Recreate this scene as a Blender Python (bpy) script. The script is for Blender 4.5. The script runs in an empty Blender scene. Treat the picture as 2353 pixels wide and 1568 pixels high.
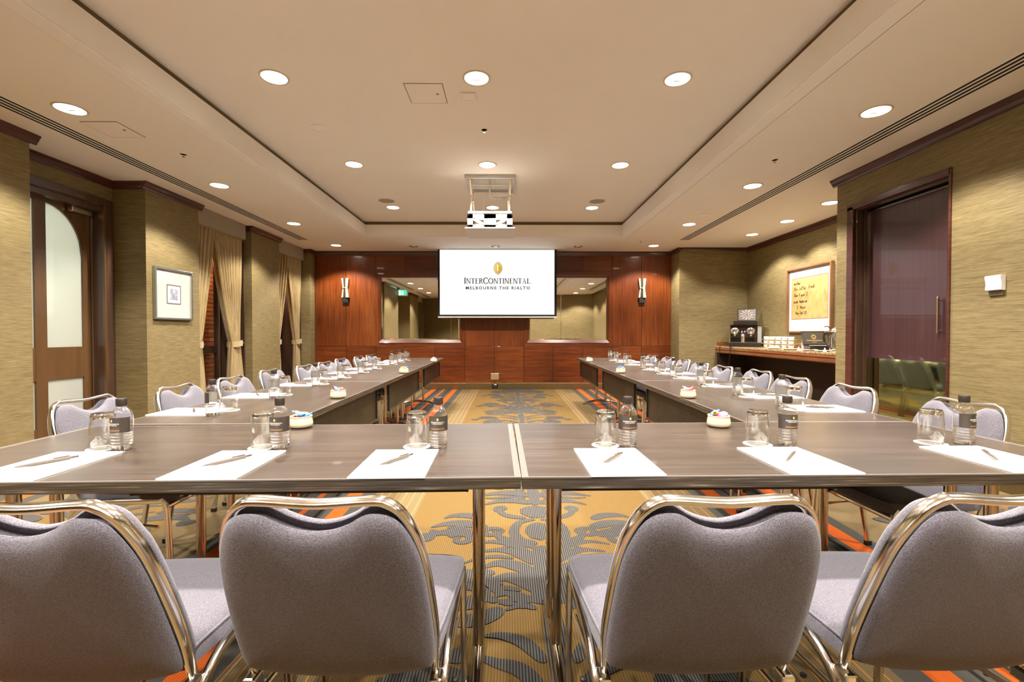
import bpy, bmesh, math, random
from mathutils import Matrix, Vector
R = math.radians
random.seed(7)
scene = bpy.context.scene
C = scene.collection

# ------------------------------------------------------------------ camera, world, exposure
cam = bpy.data.cameras.new('camera')
cam.sensor_width = 36.0
cam.lens = 36.0 * 1046 / 2353
cam.clip_start = 0.02
cam_o = bpy.data.objects.new('camera', cam)
C.objects.link(cam_o)
cam_o.location = (0, 0, 1.136)
cam_o.rotation_euler = (R(90 - 0.93), 0, R(-0.466))
scene.camera = cam_o
w = bpy.data.worlds.new('night'); scene.world = w
w.use_nodes = True
w.node_tree.nodes['Background'].inputs[0].default_value = (0.010, 0.012, 0.018, 1)
w.node_tree.nodes['Background'].inputs[1].default_value = 1.0
scene.view_settings.view_transform = 'Standard'
scene.view_settings.look = 'None'
scene.view_settings.gamma = 1.0
scene.view_settings.use_curve_mapping = False
scene.view_settings.exposure = 2.25
cy = scene.cycles
cy.use_denoising = True
cy.use_adaptive_sampling = True
cy.adaptive_threshold = 0.03
cy.max_bounces = 9
cy.diffuse_bounces = 5
cy.glossy_bounces = 4
cy.transmission_bounces = 5
cy.transparent_max_bounces = 12
cy.sample_clamp_indirect = 6.0
cy.caustics_reflective = False
cy.caustics_refractive = False
LAMP_COL = (1.0, 0.925, 0.84)
LAMP_W = 62.0

# ------------------------------------------------------------------ mesh builder
class MB:
    def __init__(s, M=None):
        s.v = []; s.f = []; s.M = M or Matrix()
    def _add(s, pts, faces):
        b = len(s.v)
        s.v += [tuple(s.M @ Vector(p)) for p in pts]
        s.f += [tuple(b + i for i in f) for f in faces]
        return s
    def box(s, x0, x1, y0, y1, z0, z1):
        p = [(x, y, z) for z in (z0, z1) for y in (y0, y1) for x in (x0, x1)]
        return s._add(p, [(0, 2, 3, 1), (4, 5, 7, 6), (0, 1, 5, 4), (2, 6, 7, 3), (0, 4, 6, 2), (1, 3, 7, 5)])
    def cyl(s, p0, p1, r0, r1=None, n=16, caps=True):
        p0 = Vector(p0); p1 = Vector(p1); r1 = r0 if r1 is None else r1
        d = (p1 - p0).normalized()
        a = d.orthogonal().normalized(); b = d.cross(a)
        pts = []
        for p, r in ((p0, r0), (p1, r1)):
            for k in range(n):
                t = 2 * math.pi * k / n
                pts.append(p + a * (r * math.cos(t)) + b * (r * math.sin(t)))
        fc = [(k, (k + 1) % n, n + (k + 1) % n, n + k) for k in range(n)]
        if caps:
            fc += [tuple(range(n))[::-1], tuple(range(n, 2 * n))]
        return s._add(pts, fc)
    def lathe(s, prof, n=24, c=(0, 0, 0), closed=False):
        pts = []; m = len(prof)
        for r, z in prof:
            for k in range(n):
                t = 2 * math.pi * k / n
                pts.append((c[0] + r * math.cos(t), c[1] + r * math.sin(t), c[2] + z))
        fc = []
        for i in range(m if closed else m - 1):
            j = (i + 1) % m
            for k in range(n):
                k2 = (k + 1) % n
                fc.append((i * n + k, i * n + k2, j * n + k2, j * n + k))
        if not closed:
            if prof[0][0] > 1e-6: fc.append(tuple(range(n))[::-1])
            if prof[-1][0] > 1e-6: fc.append(tuple(range((m - 1) * n, m * n)))
        return s._add(pts, fc)
    def tube(s, path, r, n=8, caps=True):
        path = [Vector(p) for p in path]; m = len(path)
        rs = r if isinstance(r, (list, tuple)) else [r] * m
        pts = []; a = None
        for i in range(m):
            t = (path[min(i + 1, m - 1)] - path[max(i - 1, 0)]).normalized()
            if a is None: a = t.orthogonal().normalized()
            else:
                a = (a - t * a.dot(t)).normalized()
            b = t.cross(a)
            for k in range(n):
                q = 2 * math.pi * k / n
                pts.append(path[i] + a * (rs[i] * math.cos(q)) + b * (rs[i] * math.sin(q)))
        fc = []
        for i in range(m - 1):
            for k in range(n):
                k2 = (k + 1) % n
                fc.append((i * n + k, i * n + k2, (i + 1) * n + k2, (i + 1) * n + k))
        if caps: fc += [tuple(range(n))[::-1], tuple(range((m - 1) * n, m * n))]
        return s._add(pts, fc)
    def sweep2d(s, path, w_in, w_n, c=0.003, closed=False):
        """rectangular bar with chamfered corners swept along a path in the local XY plane; w_n along local Z"""
        m = len(path); h = w_in / 2; g = w_n / 2
        prof = [(-h + c, -g), (h - c, -g), (h, -g + c), (h, g - c), (h - c, g), (-h + c, g), (-h, g - c), (-h, -g + c)]
        n = 8; pts = []
        for i in range(m):
            if closed: a = path[(i - 1) % m]; b = path[(i + 1) % m]
            else: a = path[max(i - 1, 0)]; b = path[min(i + 1, m - 1)]
            tx, ty = b[0] - a[0], b[1] - a[1]; L = math.hypot(tx, ty) or 1
            nx, ny = -ty / L, tx / L
            for q, z in prof: pts.append((path[i][0] + nx * q, path[i][1] + ny * q, z))
        fc = []
        for i in range(m if closed else m - 1):
            j = (i + 1) % m
            for k in range(n):
                k2 = (k + 1) % n
                fc.append((i * n + k, i * n + k2, j * n + k2, j * n + k))
        if not closed: fc += [tuple(range(n))[::-1], tuple(range((m - 1) * n, m * n))]
        return s._add(pts, fc)
    def prism(s, pts, z0, z1):
        n = len(pts)
        p = [(x, y, z0) for x, y in pts] + [(x, y, z1) for x, y in pts]
        return s._add(p, [tuple(range(n))[::-1], tuple(range(n, 2 * n))] + [(k, (k + 1) % n, n + (k + 1) % n, n + k) for k in range(n)])
    def poly(s, pts, z=0.0):
        return s._add([(x, y, z) for x, y in pts], [tuple(range(len(pts)))])
    def ribbon(s, path, w, z=0.0):
        """flat ribbon of given half-widths in the local XY plane"""
        m = len(path); ws = w if isinstance(w, (list, tuple)) else [w] * m
        pts = []
        for i in range(m):
            a = path[max(i - 1, 0)]; b = path[min(i + 1, m - 1)]
            tx, ty = b[0] - a[0], b[1] - a[1]; L = math.hypot(tx, ty) or 1
            nx, ny = -ty / L * ws[i], tx / L * ws[i]
            pts += [(path[i][0] + nx, path[i][1] + ny, z), (path[i][0] - nx, path[i][1] - ny, z)]
        return s._add(pts, [(2 * i, 2 * i + 1, 2 * i + 3, 2 * i + 2) for i in range(m - 1)])
    def grid(s, fn, nu, nv, closed=False):
        pts = [fn(i / (nu if closed else nu - 1), j / (nv - 1)) for j in range(nv) for i in range(nu)]
        fc = []
        for j in range(nv - 1):
            for i in range(nu if closed else nu - 1):
                i2 = (i + 1) % nu
                fc.append((j * nu + i, j * nu + i2, (j + 1) * nu + i2, (j + 1) * nu + i))
        return s._add(pts, fc)
    def pillow(s, outline, rings, cap=True, top_extra=0.0):
        """solid from an outline; rings = [(inset, z), ...] from underside to top"""
        n = len(outline); nr = []
        area = sum(outline[i][0] * outline[(i + 1) % n][1] - outline[(i + 1) % n][0] * outline[i][1] for i in range(n))
        sg = 1 if area > 0 else -1
        for i in range(n):
            a = outline[i - 1]; b = outline[(i + 1) % n]
            tx, ty = b[0] - a[0], b[1] - a[1]; L = math.hypot(tx, ty) or 1
            nr.append((-ty / L * sg, tx / L * sg))
        cx = sum(p[0] for p in outline) / n; cyy = sum(p[1] for p in outline) / n
        pts = []
        for ins, z in rings:
            ring = [(outline[i][0] + nr[i][0] * ins, outline[i][1] + nr[i][1] * ins) for i in range(n)]
            for _ in range(int(ins * 900) if ins > 0.01 else 0):
                ring = [(0.5 * ring[i][0] + 0.25 * (ring[i - 1][0] + ring[(i + 1) % n][0]), 0.5 * ring[i][1] + 0.25 * (ring[i - 1][1] + ring[(i + 1) % n][1])) for i in range(n)]
            for x, y in ring: pts.append((x, y, z))
        m = len(rings); fc = []
        for j in range(m - 1):
            for i in range(n):
                i2 = (i + 1) % n
                fc.append((j * n + i, j * n + i2, (j + 1) * n + i2, (j + 1) * n + i))
        base = pts[(m - 1) * n:m * n]
        for sc_, up in ((0.86, 0.35), (0.68, 0.65), (0.46, 0.85), (0.22, 0.97)):
            for x, y, z in base: pts.append((cx + (x - cx) * sc_, cyy + (y - cyy) * sc_, z + top_extra * up))
            for i in range(n):
                i2 = (i + 1) % n
                fc.append(((m - 1) * n + i, (m - 1) * n + i2, m * n + i2, m * n + i))
            m += 1
        lo = len(pts); pts.append((cx, cyy, rings[0][1])); hi = len(pts); pts.append((cx, cyy, rings[-1][1] + top_extra))
        for i in range(n):
            i2 = (i + 1) % n
            fc.append((lo, i2, i)); fc.append((hi, (m - 1) * n + i, (m - 1) * n + i2))
        return s._add(pts, fc)
    def build(s, name, mat, parent=None, smooth=None, bevel=0.0, label=None):
        me = bpy.data.meshes.new(name)
        me.from_pydata(s.v, [], s.f); me.update()
        bm = bmesh.new(); bm.from_mesh(me)
        bmesh.ops.recalc_face_normals(bm, faces=bm.faces)
        bm.to_mesh(me); bm.free()
        if smooth is not None:
            me.shade_smooth()
            if smooth < 180: me.set_sharp_from_angle(angle=R(smooth))
        if mat: me.materials.append(mat)
        o = bpy.data.objects.new(name, me); C.objects.link(o)
        if parent: o.parent = parent
        if bevel:
            b = o.modifiers.new('edge', 'BEVEL'); b.width = bevel; b.segments = 2; b.limit_method = 'ANGLE'
        if label: o['label'] = label
        return o

def spline(pts, n=6, closed=False):
    out = []; m = len(pts)
    rng = range(m) if closed else range(m - 1)
    for i in rng:
        if closed: p0, p1, p2, p3 = (pts[(i + k) % m] for k in (-1, 0, 1, 2))
        else: p0 = pts[max(i - 1, 0)]; p1 = pts[i]; p2 = pts[i + 1]; p3 = pts[min(i + 2, m - 1)]
        for k in range(n):
            t = k / n
            out.append(tuple(0.5 * (2 * b + (c - a) * t + (2 * a - 5 * b + 4 * c - d) * t * t + (3 * b - a - 3 * c + d) * t ** 3)
                             for a, b, c, d in zip(p0, p1, p2, p3)))
    if not closed: out.append(tuple(pts[-1]))
    return out

def tag(o, label=None, cat=None, group=None, kind=None):
    if label: o['label'] = label
    if cat: o['category'] = cat
    if group: o['group'] = group
    if kind: o['kind'] = kind
    return o
def thing(name, loc=(0, 0, 0), rz=0.0, label=None, cat=None, group=None):
    o = bpy.data.objects.new(name, None); C.objects.link(o)
    o.empty_display_size = 0.1
    o.location = loc; o.rotation_euler = (0, 0, rz)
    return tag(o, label, cat, group)
def struct(o): return tag(o, kind='structure')
def dup(root, loc, rz, label=None, group=None):
    r = root.copy(); C.objects.link(r); r.location = loc; r.rotation_euler = (root.rotation_euler[0], root.rotation_euler[1], rz)
    if label: r['label'] = label
    if group: r['group'] = group
    for ch in root.children:
        c = ch.copy(); C.objects.link(c); c.parent = r
        for g in ch.children:
            d = g.copy(); C.objects.link(d); d.parent = c
    return r
ORD = ['first', 'second', 'third', 'fourth', 'fifth', 'sixth', 'seventh', 'eighth', 'ninth', 'tenth', 'eleventh', 'twelfth']

# ------------------------------------------------------------------ materials
class NT:
    def __init__(s, name):
        m = bpy.data.materials.new(name); m.use_nodes = True
        s.m = m; s.n = m.node_tree.nodes; s.l = m.node_tree.links
        s.b = s.n['Principled BSDF']; s.out = s.n['Material Output']
    def new(s, t, **kw):
        x = s.n.new(t)
        for k, v in kw.items():
            if hasattr(x, k) and k not in x.inputs: setattr(x, k, v)
            else: x.inputs[k].default_value = v
        return x
    def link(s, a, b): s.l.new(a, b)
    def math(s, op, a, b=None):
        x = s.n.new('ShaderNodeMath'); x.operation = op
        for i, q in enumerate((a, b)):
            if q is None: continue
            if isinstance(q, (int, float)): x.inputs[i].default_value = q
            else: s.l.new(q, x.inputs[i])
        return x.outputs[0]
    def ramp(s, fac, stops, interp='LINEAR'):
        x = s.n.new('ShaderNodeValToRGB'); e = x.color_ramp.elements; x.color_ramp.interpolation = interp
        while len(e) > 1: e.remove(e[-1])
        e[0].position = stops[0][0]; e[0].color = (*stops[0][1], 1)
        for p, c in stops[1:]:
            q = e.new(p); q.color = (*c, 1)
        s.l.new(fac, x.inputs[0]); return x.outputs[0]
    def mix(s, fac, a, b, mode='MIX'):
        x = s.n.new('ShaderNodeMix'); x.data_type = 'RGBA'; x.blend_type = mode
        for i, q in ((0, fac), (6, a), (7, b)):
            if isinstance(q, (int, float)): x.inputs[i].default_value = q
            elif isinstance(q, tuple): x.inputs[i].default_value = (*q, 1)
            else: s.l.new(q, x.inputs[i])
        return x.outputs[2]
    def coord(s, kind='Object', scale=(1, 1, 1)):
        if kind == 'Position': o = s.n.new('ShaderNodeNewGeometry').outputs['Position']
        else: o = s.n.new('ShaderNodeTexCoord').outputs[kind]
        mp = s.n.new('ShaderNodeMapping'); mp.inputs['Scale'].default_value = scale
        s.l.new(o, mp.inputs['Vector']); return mp.outputs[0]
    def noise(s, vec, scale=1.0, detail=3.0, rough=0.55):
        x = s.n.new('ShaderNodeTexNoise'); x.inputs['Scale'].default_value = scale
        x.inputs['Detail'].default_value = detail; x.inputs['Roughness'].default_value = rough
        s.l.new(vec, x.inputs['Vector']); return x.outputs[0]
    def bump(s, h, strength=0.3, dist=0.002):
        x = s.n.new('ShaderNodeBump'); x.inputs['Strength'].default_value = strength; x.inputs['Distance'].default_value = dist
        s.l.new(h, x.inputs['Height']); s.l.new(x.outputs[0], s.b.inputs['Normal'])
    def set(s, col=None, rough=None, metal=None, spec=None, coat=None, sheen=None):
        i = s.b.inputs
        if col is not None:
            if isinstance(col, tuple): i['Base Color'].default_value = (*col, 1)
            else: s.l.new(col, i['Base Color'])
        if rough is not None:
            if isinstance(rough, (int, float)): i['Roughness'].default_value = rough
            else: s.l.new(rough, i['Roughness'])
        if metal is not None: i['Metallic'].default_value = metal
        if spec is not None: i['Specular IOR Level'].default_value = spec
        if coat is not None: i['Coat Weight'].default_value = coat
        if sheen is not None: i['Sheen Weight'].default_value = sheen
        return s.m
def plain(name, col, rough=0.5, metal=0.0, **k): return NT(name).set(col, rough, metal, **k)
def emit(name, col, st, sample=False):
    t = NT(name); t.set((0.12, 0.12, 0.12), 0.6)
    if not sample: t.m.cycles.emission_sampling = 'NONE'
    t.b.inputs['Emission Color'].default_value = (*col, 1); t.b.inputs['Emission Strength'].default_value = st
    return t.m
M = {}
def mk_paint(name, col, var=0.04):
    t = NT(name); n = t.noise(t.coord('Position'), 1.2, 2)
    c = t.mix(n, tuple(x * (1 - var) for x in col), tuple(min(1, x * (1 + var)) for x in col))
    f = t.noise(t.coord('Position'), 260, 2); t.bump(f, 0.06, 0.001)
    return t.set(c, 0.85, spec=0.2)
M['ceiling'] = mk_paint('ceiling_paint', (0.85, 0.815, 0.76))
M['ceiling_trim'] = mk_paint('ceiling_trim_paint', (0.86, 0.835, 0.80))
M['white'] = plain('white_enamel', (0.84, 0.82, 0.78), 0.4)
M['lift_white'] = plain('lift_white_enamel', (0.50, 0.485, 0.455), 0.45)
M['cream'] = plain('cream_ceramic', (0.62, 0.53, 0.39), 0.28, coat=0.3)
M['porcelain'] = plain('white_porcelain', (0.86, 0.83, 0.76), 0.22)
M['paper'] = plain('pad_paper', (0.90, 0.885, 0.86), 0.75)
M['coaster'] = plain('coaster_paper', (0.88, 0.86, 0.81), 0.8)
M['black'] = plain('black_plastic', (0.014, 0.013, 0.013), 0.35)
M['blackmatte'] = plain('black_matte', (0.010, 0.009, 0.009), 0.85)
M['dark_recess'] = plain('dark_recess', (0.02, 0.017, 0.015), 0.9)
def mk_wall():
    t = NT('linen_wallcovering')
    n = t.noise(t.coord('Position', (8, 8, 300)), 1.0, 4, 0.66)
    n2 = t.noise(t.coord('Position', (3, 3, 60)), 1.0, 3)
    k = t.math('ADD', t.math('MULTIPLY', n, 0.78), t.math('MULTIPLY', n2, 0.22))
    c = t.ramp(k, [(0.34, (0.108, 0.078, 0.028)), (0.50, (0.196, 0.149, 0.064)), (0.68, (0.296, 0.234, 0.114))])
    t.bump(n, 0.35, 0.0015)
    return t.set(c, 0.62, spec=0.35)
M['wall'] = mk_wall()
def mk_wood(name, dark, mid, lite, sc, rough=0.32, coat=0.25, kind='Position', seam=0.0):
    t = NT(name)
    n = t.noise(t.coord(kind, sc), 1.0, 6, 0.6)
    n2 = t.noise(t.coord(kind, tuple(min(x, 1.6) if x > 5 else x * 0.5 for x in sc)), 1.0, 2)
    k = t.math('ADD', t.math('MULTIPLY', n, 0.62), t.math('MULTIPLY', n2, 0.38))
    oi = t.n.new('ShaderNodeObjectInfo')
    k = t.math('ADD', k, t.math('MULTIPLY', t.math('SUBTRACT', oi.outputs['Random'], 0.5), seam))
    c = t.ramp(k, [(0.30, dark), (0.50, mid), (0.70, lite)])
    return t.set(c, rough, coat=coat)
M['mahogany'] = mk_wood('mahogany_veneer', (0.052, 0.009, 0.002), (0.140, 0.030, 0.005), (0.26, 0.070, 0.012), (46, 46, 1.7), 0.30, 0.25, seam=0.10)
M['mahogany_h'] = mk_wood('mahogany_cross_grain', (0.046, 0.008, 0.002), (0.125, 0.026, 0.0045), (0.22, 0.056, 0.010), (2.0, 2.0, 40), 0.30, 0.25, seam=0.10)
M['crown'] = mk_wood('dark_mahogany_moulding', (0.030, 0.009, 0.007), (0.070, 0.021, 0.014), (0.115, 0.036, 0.022), (3, 3, 60), 0.28, 0.3)
M['frame_wood'] = mk_wood('dark_door_frame', (0.034, 0.018, 0.012), (0.066, 0.035, 0.022), (0.105, 0.056, 0.036), (30, 30, 2), 0.3, 0.3)
M['door_purple'] = mk_wood('dark_red_door_veneer', (0.034, 0.013, 0.014), (0.048, 0.018, 0.019), (0.064, 0.026, 0.026), (40, 40, 1.2), 0.38, 0.6)
M['door_brown'] = mk_wood('brown_painted_door', (0.085, 0.042, 0.016), (0.115, 0.058, 0.022), (0.15, 0.078, 0.03), (10, 10, 1.2), 0.34, 0.2)
M['counter_wood'] = mk_wood('counter_moulding_wood', (0.10, 0.03, 0.012), (0.18, 0.062, 0.022), (0.27, 0.10, 0.036), (40, 3, 60), 0.28, 0.4)
M['counter_dark'] = mk_wood('dark_counter_panel', (0.018, 0.009, 0.006), (0.034, 0.017, 0.010), (0.055, 0.028, 0.016), (3, 3, 60), 0.55, 0.0)
M['laminate'] = mk_wood('brown_table_laminate', (0.024, 0.016, 0.011), (0.048, 0.034, 0.025), (0.082, 0.060, 0.045), (2.2, 60, 60), 0.30, 0.06, 'Object')
def mk_band():
    t = NT('bronze_table_edge')
    n = t.noise(t.coord('Object', (6, 60, 260)), 1.0, 4)
    c = t.ramp(n, [(0.35, (0.060, 0.048, 0.034)), (0.60, (0.125, 0.102, 0.075)), (0.70, (0.34, 0.29, 0.22))])
    return t.set(c, 0.33, 0.55)
M['edge_band'] = mk_band()
M['edge_trim'] = plain('pale_edge_lip', (0.15, 0.13, 0.112), 0.28)
def mk_metal(name, col, rough):
    t = NT(name); n = t.noise(t.coord('Object'), 35, 3)
    r = t.math('ADD', t.math('MULTIPLY', n, 0.10), rough - 0.05)
    return t.set(col, r, 1.0)
M['chrome'] = mk_metal('polished_chair_frame', (0.82, 0.785, 0.71), 0.15)
M['leg'] = mk_metal('polished_bronze_leg', (0.56, 0.47, 0.36), 0.15)
M['steel'] = mk_metal('polished_steel', (0.80, 0.79, 0.77), 0.14)
M['bronze'] = mk_metal('brushed_bronze_skirting', (0.30, 0.225, 0.115), 0.38)
M['brass'] = mk_metal('brass_kick_plate', (0.62, 0.58, 0.24), 0.10)
M['pull'] = mk_metal('bronze_pull', (0.72, 0.50, 0.33), 0.30)
M['sconce'] = plain('pale_champagne_metal', (0.66, 0.60, 0.46), 0.35, 0.3)
M['nickel'] = mk_metal('pale_nickel', (0.86, 0.82, 0.72), 0.22)
def mk_fabric(name, a, b, sc=420, sheen=0.25):
    t = NT(name); n = t.noise(t.coord('Object'), sc, 3, 0.7); n2 = t.noise(t.coord('Object'), 7, 2)
    c = t.mix(n2, a, b); c = t.mix(t.ramp(n, [(0.38, (0, 0, 0)), (0.62, (1, 1, 1))]), tuple(x * 1.22 for x in b), tuple(x * 0.62 for x in a)) if sc > 300 else t.mix(t.math('MULTIPLY', n, 0.5), c, tuple(x * 0.5 for x in a))
    t.bump(n, 0.7, 0.0016)
    return t.set(c, 0.9, sheen=sheen, spec=0.15)
M['fabric'] = mk_fabric('grey_lilac_upholstery', (0.122, 0.114, 0.136), (0.135, 0.126, 0.150))
M['pelmet'] = mk_fabric('pelmet_cloth', (0.36, 0.315, 0.235), (0.40, 0.35, 0.26), 180)
def mk_silk():
    t = NT('gold_silk'); n = t.noise(t.coord('Position', (60, 60, 2)), 1.0, 4)
    c = t.ramp(n, [(0.3, (0.27, 0.19, 0.075)), (0.7, (0.44, 0.33, 0.155))])
    return t.set(c, 0.36, sheen=0.4)
M['silk'] = mk_silk()
def mk_modesty():
    t = NT('perforated_bronze_panel')
    co = t.n.new('ShaderNodeTexCoord').outputs['Object']; sp = t.n.new('ShaderNodeSeparateXYZ'); t.link(co, sp.inputs[0])
    def cell(v):
        q = t.math('FRACT', t.math('MULTIPLY', v, 1 / 0.011)); q = t.math('SUBTRACT', q, 0.5); return t.math('MULTIPLY', q, q)
    d = t.math('ADD', cell(sp.outputs[0]), cell(sp.outputs[2]))
    hole = t.math('LESS_THAN', d, 0.055)
    n = t.noise(co, 6, 3)
    c = t.ramp(n, [(0.3, (0.022, 0.014, 0.007)), (0.7, (0.052, 0.036, 0.018))])
    t.set(c, 0.34, 0.5)
    tr = t.n.new('ShaderNodeBsdfTransparent'); mx = t.n.new('ShaderNodeMixShader')
    t.link(hole, mx.inputs[0]); t.link(t.b.outputs[0], mx.inputs[1]); t.link(tr.outputs[0], mx.inputs[2]); t.link(mx.outputs[0], t.out.inputs[0])
    return t.m
M['modesty'] = mk_modesty()
def mk_glass(name, tint, edge, power=2.2, gloss=0.05):
    t = NT(name); t.n.remove(t.b)
    lw = t.n.new('ShaderNodeLayerWeight'); lw.inputs[0].default_value = 0.5
    f = t.math('POWER', lw.outputs['Facing'], power)
    f = t.math('ADD', t.math('MULTIPLY', f, edge), 0.045)
    tr = t.n.new('ShaderNodeBsdfTransparent'); tr.inputs[0].default_value = (*tint, 1)
    gl = t.n.new('ShaderNodeBsdfGlossy'); gl.inputs['Roughness'].default_value = gloss; gl.inputs[0].default_value = (1, 1, 1, 1)
    mx = t.n.new('ShaderNodeMixShader'); t.link(f, mx.inputs[0]); t.link(tr.outputs[0], mx.inputs[1]); t.link(gl.outputs[0], mx.inputs[2])
    t.link(mx.outputs[0], t.out.inputs[0]); return t.m
M['glass'] = mk_glass('clear_tumbler_glass', (0.97, 0.97, 0.96), 0.85, 2.4, 0.03)
M['pet'] = mk_glass('clear_bottle_plastic', (0.97, 0.97, 0.97), 0.80, 2.0, 0.06)
M['thick_glass'] = NT('thick_glass_base').set((0.97, 0.97, 0.96), 0.02)
M['thick_glass'].node_tree.nodes['Principled BSDF'].inputs['Transmission Weight'].default_value = 1.0
M['window_glass'] = mk_glass('window_glass', (0.95, 0.96, 0.95), 0.5, 3.0, 0.02)
M['water'] = NT('water').set((0.97, 0.98, 0.98), 0.02)
M['water'].node_tree.nodes['Principled BSDF'].inputs['Transmission Weight'].default_value = 1.0
M['water'].node_tree.nodes['Principled BSDF'].inputs['IOR'].default_value = 1.28
def mk_frost():
    t = NT('frosted_door_glass'); t.n.remove(t.b)
    d = t.n.new('ShaderNodeBsdfTranslucent'); d.inputs[0].default_value = (0.74, 0.76, 0.71, 1)
    d2 = t.n.new('ShaderNodeBsdfDiffuse'); d2.inputs[0].default_value = (0.60, 0.61, 0.56, 1)
    g = t.n.new('ShaderNodeBsdfGlossy'); g.inputs['Roughness'].default_value = 0.06
    m0 = t.n.new('ShaderNodeMixShader'); m0.inputs[0].default_value = 0.5
    t.link(d.outputs[0], m0.inputs[1]); t.link(d2.outputs[0], m0.inputs[2])
    m1 = t.n.new('ShaderNodeMixShader'); m1.inputs[0].default_value = 0.10
    t.link(m0.outputs[0], m1.inputs[1]); t.link(g.outputs[0], m1.inputs[2]); t.link(m1.outputs[0], t.out.inputs[0]); return t.m
M['frost'] = mk_frost()
M['mirror'] = plain('silvered_mirror', (0.90, 0.89, 0.84), 0.015, 1.0)
M['label'] = plain('dark_brown_label', (0.035, 0.026, 0.020), 0.45)
M['cap'] = plain('brown_black_cap', (0.020, 0.014, 0.011), 0.35)
M['print_white'] = plain('white_print', (0.80, 0.78, 0.74), 0.6)
M['print_gold'] = plain('gold_print', (0.80, 0.42, 0.05), 0.5)
M['print_copper'] = plain('copper_print', (0.42, 0.20, 0.07), 0.5)
M['print_faint'] = plain('faint_grey_print', (0.62, 0.58, 0.52), 0.8)
M['pen'] = plain('taupe_pen', (0.085, 0.066, 0.052), 0.35)
M['pen_dark'] = plain('dark_pen_tip', (0.03, 0.024, 0.02), 0.35)
M['lamp'] = emit('downlight_lens', (1.0, 0.93, 0.80), 4.0)
M['lamp_core'] = plain('lamp_reflector_detail', (0.55, 0.50, 0.42), 0.3)
M['ring'] = plain('downlight_trim', (0.66, 0.58, 0.46), 0.4)
M['grille'] = plain('speaker_grille', (0.36, 0.32, 0.26), 0.8)
M['slot'] = plain('black_slot', (0.008, 0.007, 0.006), 0.9)
M['screen'] = emit('projected_white', (0.96, 0.98, 1.0), 0.205, True)
M['screen_text'] = plain('projected_grey_lettering', (0.085, 0.085, 0.07), 0.9)
M['orange_brick'] = None
# ------------------------------------------------------------------ carpet materials
def rib(t, x, period):
    q = t.math('FRACT', t.math('MULTIPLY', x, 1 / period))
    return t.math('ABSOLUTE', t.math('SUBTRACT', q, 0.5))
def mk_carpet():
    t = NT('striped_carpet')
    g = t.n.new('ShaderNodeNewGeometry'); sp = t.n.new('ShaderNodeSeparateXYZ'); t.link(g.outputs['Position'], sp.inputs[0])
    X = sp.outputs[0]; Y = sp.outputs[1]
    u = t.math('ABSOLUTE', t.math('SUBTRACT', X, 0.178))
    s = t.math('DIVIDE', u, 5.0)
    tan = (0.185, 0.110, 0.033); lt = (0.198, 0.140, 0.068); gr = (0.080, 0.076, 0.068); orr = (0.62, 0.115, 0.014); bk = (0.014, 0.013, 0.013); ol = (0.14, 0.105, 0.045)
    b = [(0, tan), (0.757, lt), (1.105, gr), (1.205, orr), (1.300, gr), (1.355, bk), (1.375, gr), (1.455, orr), (1.485, gr), (1.580, bk), (1.600, gr),
         (1.635, orr), (1.730, gr), (1.80, lt), (2.20, tan), (3.05, lt), (3.40, gr), (3.50, orr), (3.60, gr), (3.75, bk), (3.77, gr), (3.9, tan)]
    c = t.ramp(s, [(p / 5.0, k) for p, k in b], 'CONSTANT')
    # pale band: fine orange lines and olive blocks
    inband = t.math('MULTIPLY', t.math('GREATER_THAN', u, 0.757), t.math('LESS_THAN', u, 1.105))
    inb2 = t.math('MULTIPLY', t.math('GREATER_THAN', u, 1.80), t.math('LESS_THAN', u, 3.40))
    ln = t.math('LESS_THAN', rib(t, u, 0.058), 0.07)
    c = t.mix(t.math('MULTIPLY', t.math('MULTIPLY', inband, ln), 0.55), c, (0.62, 0.27, 0.045))
    blk = t.math('MULTIPLY', t.math('GREATER_THAN', rib(t, Y, 2.29), 0.30), t.math('GREATER_THAN', u, 0.93))
    c = t.mix(t.math('MULTIPLY', t.math('MULTIPLY', inband, blk), 0.55), c, ol)
    blk2 = t.math('GREATER_THAN', rib(t, Y, 1.145), 0.28)
    c = t.mix(t.math('MULTIPLY', t.math('MULTIPLY', inb2, blk2), 0.35), c, (0.16, 0.125, 0.065))
    # woven ribs
    r = rib(t, X, 0.0105)
    dark = t.math('LESS_THAN', r, 0.16)
    c = t.mix(t.math('MULTIPLY', dark, 0.55), c, (0.045, 0.036, 0.022))
    n = t.noise(t.coord('Position'), 240, 3, 0.7)
    c = t.mix(t.math('MULTIPLY', n, 0.45), c, t.mix(0.5, c, (0.02, 0.017, 0.012)), 'MIX')
    hh = t.math('ADD', t.math('MULTIPLY', r, 1.2), n); t.bump(hh, 0.5, 0.003)
    return t.set(c, 0.95, spec=0.08)
M['carpet'] = mk_carpet()
def mk_motif():
    t = NT('charcoal_carpet_motif')
    g = t.n.new('ShaderNodeNewGeometry'); sp = t.n.new('ShaderNodeSeparateXYZ'); t.link(g.outputs['Position'], sp.inputs[0])
    r = rib(t, sp.outputs[0], 0.0105); n = t.noise(t.coord('Position'), 240, 3, 0.7)
    c = t.mix(t.math('LESS_THAN', r, 0.20), (0.115, 0.107, 0.096), (0.012, 0.011, 0.011))
    c = t.mix(t.math('MULTIPLY', n, 0.6), c, (0.045, 0.042, 0.04))
    t.bump(t.math('ADD', t.math('MULTIPLY', r, 1.2), n), 0.5, 0.003)
    return t.set(c, 0.95, spec=0.08)
M['motif'] = mk_motif()
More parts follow.
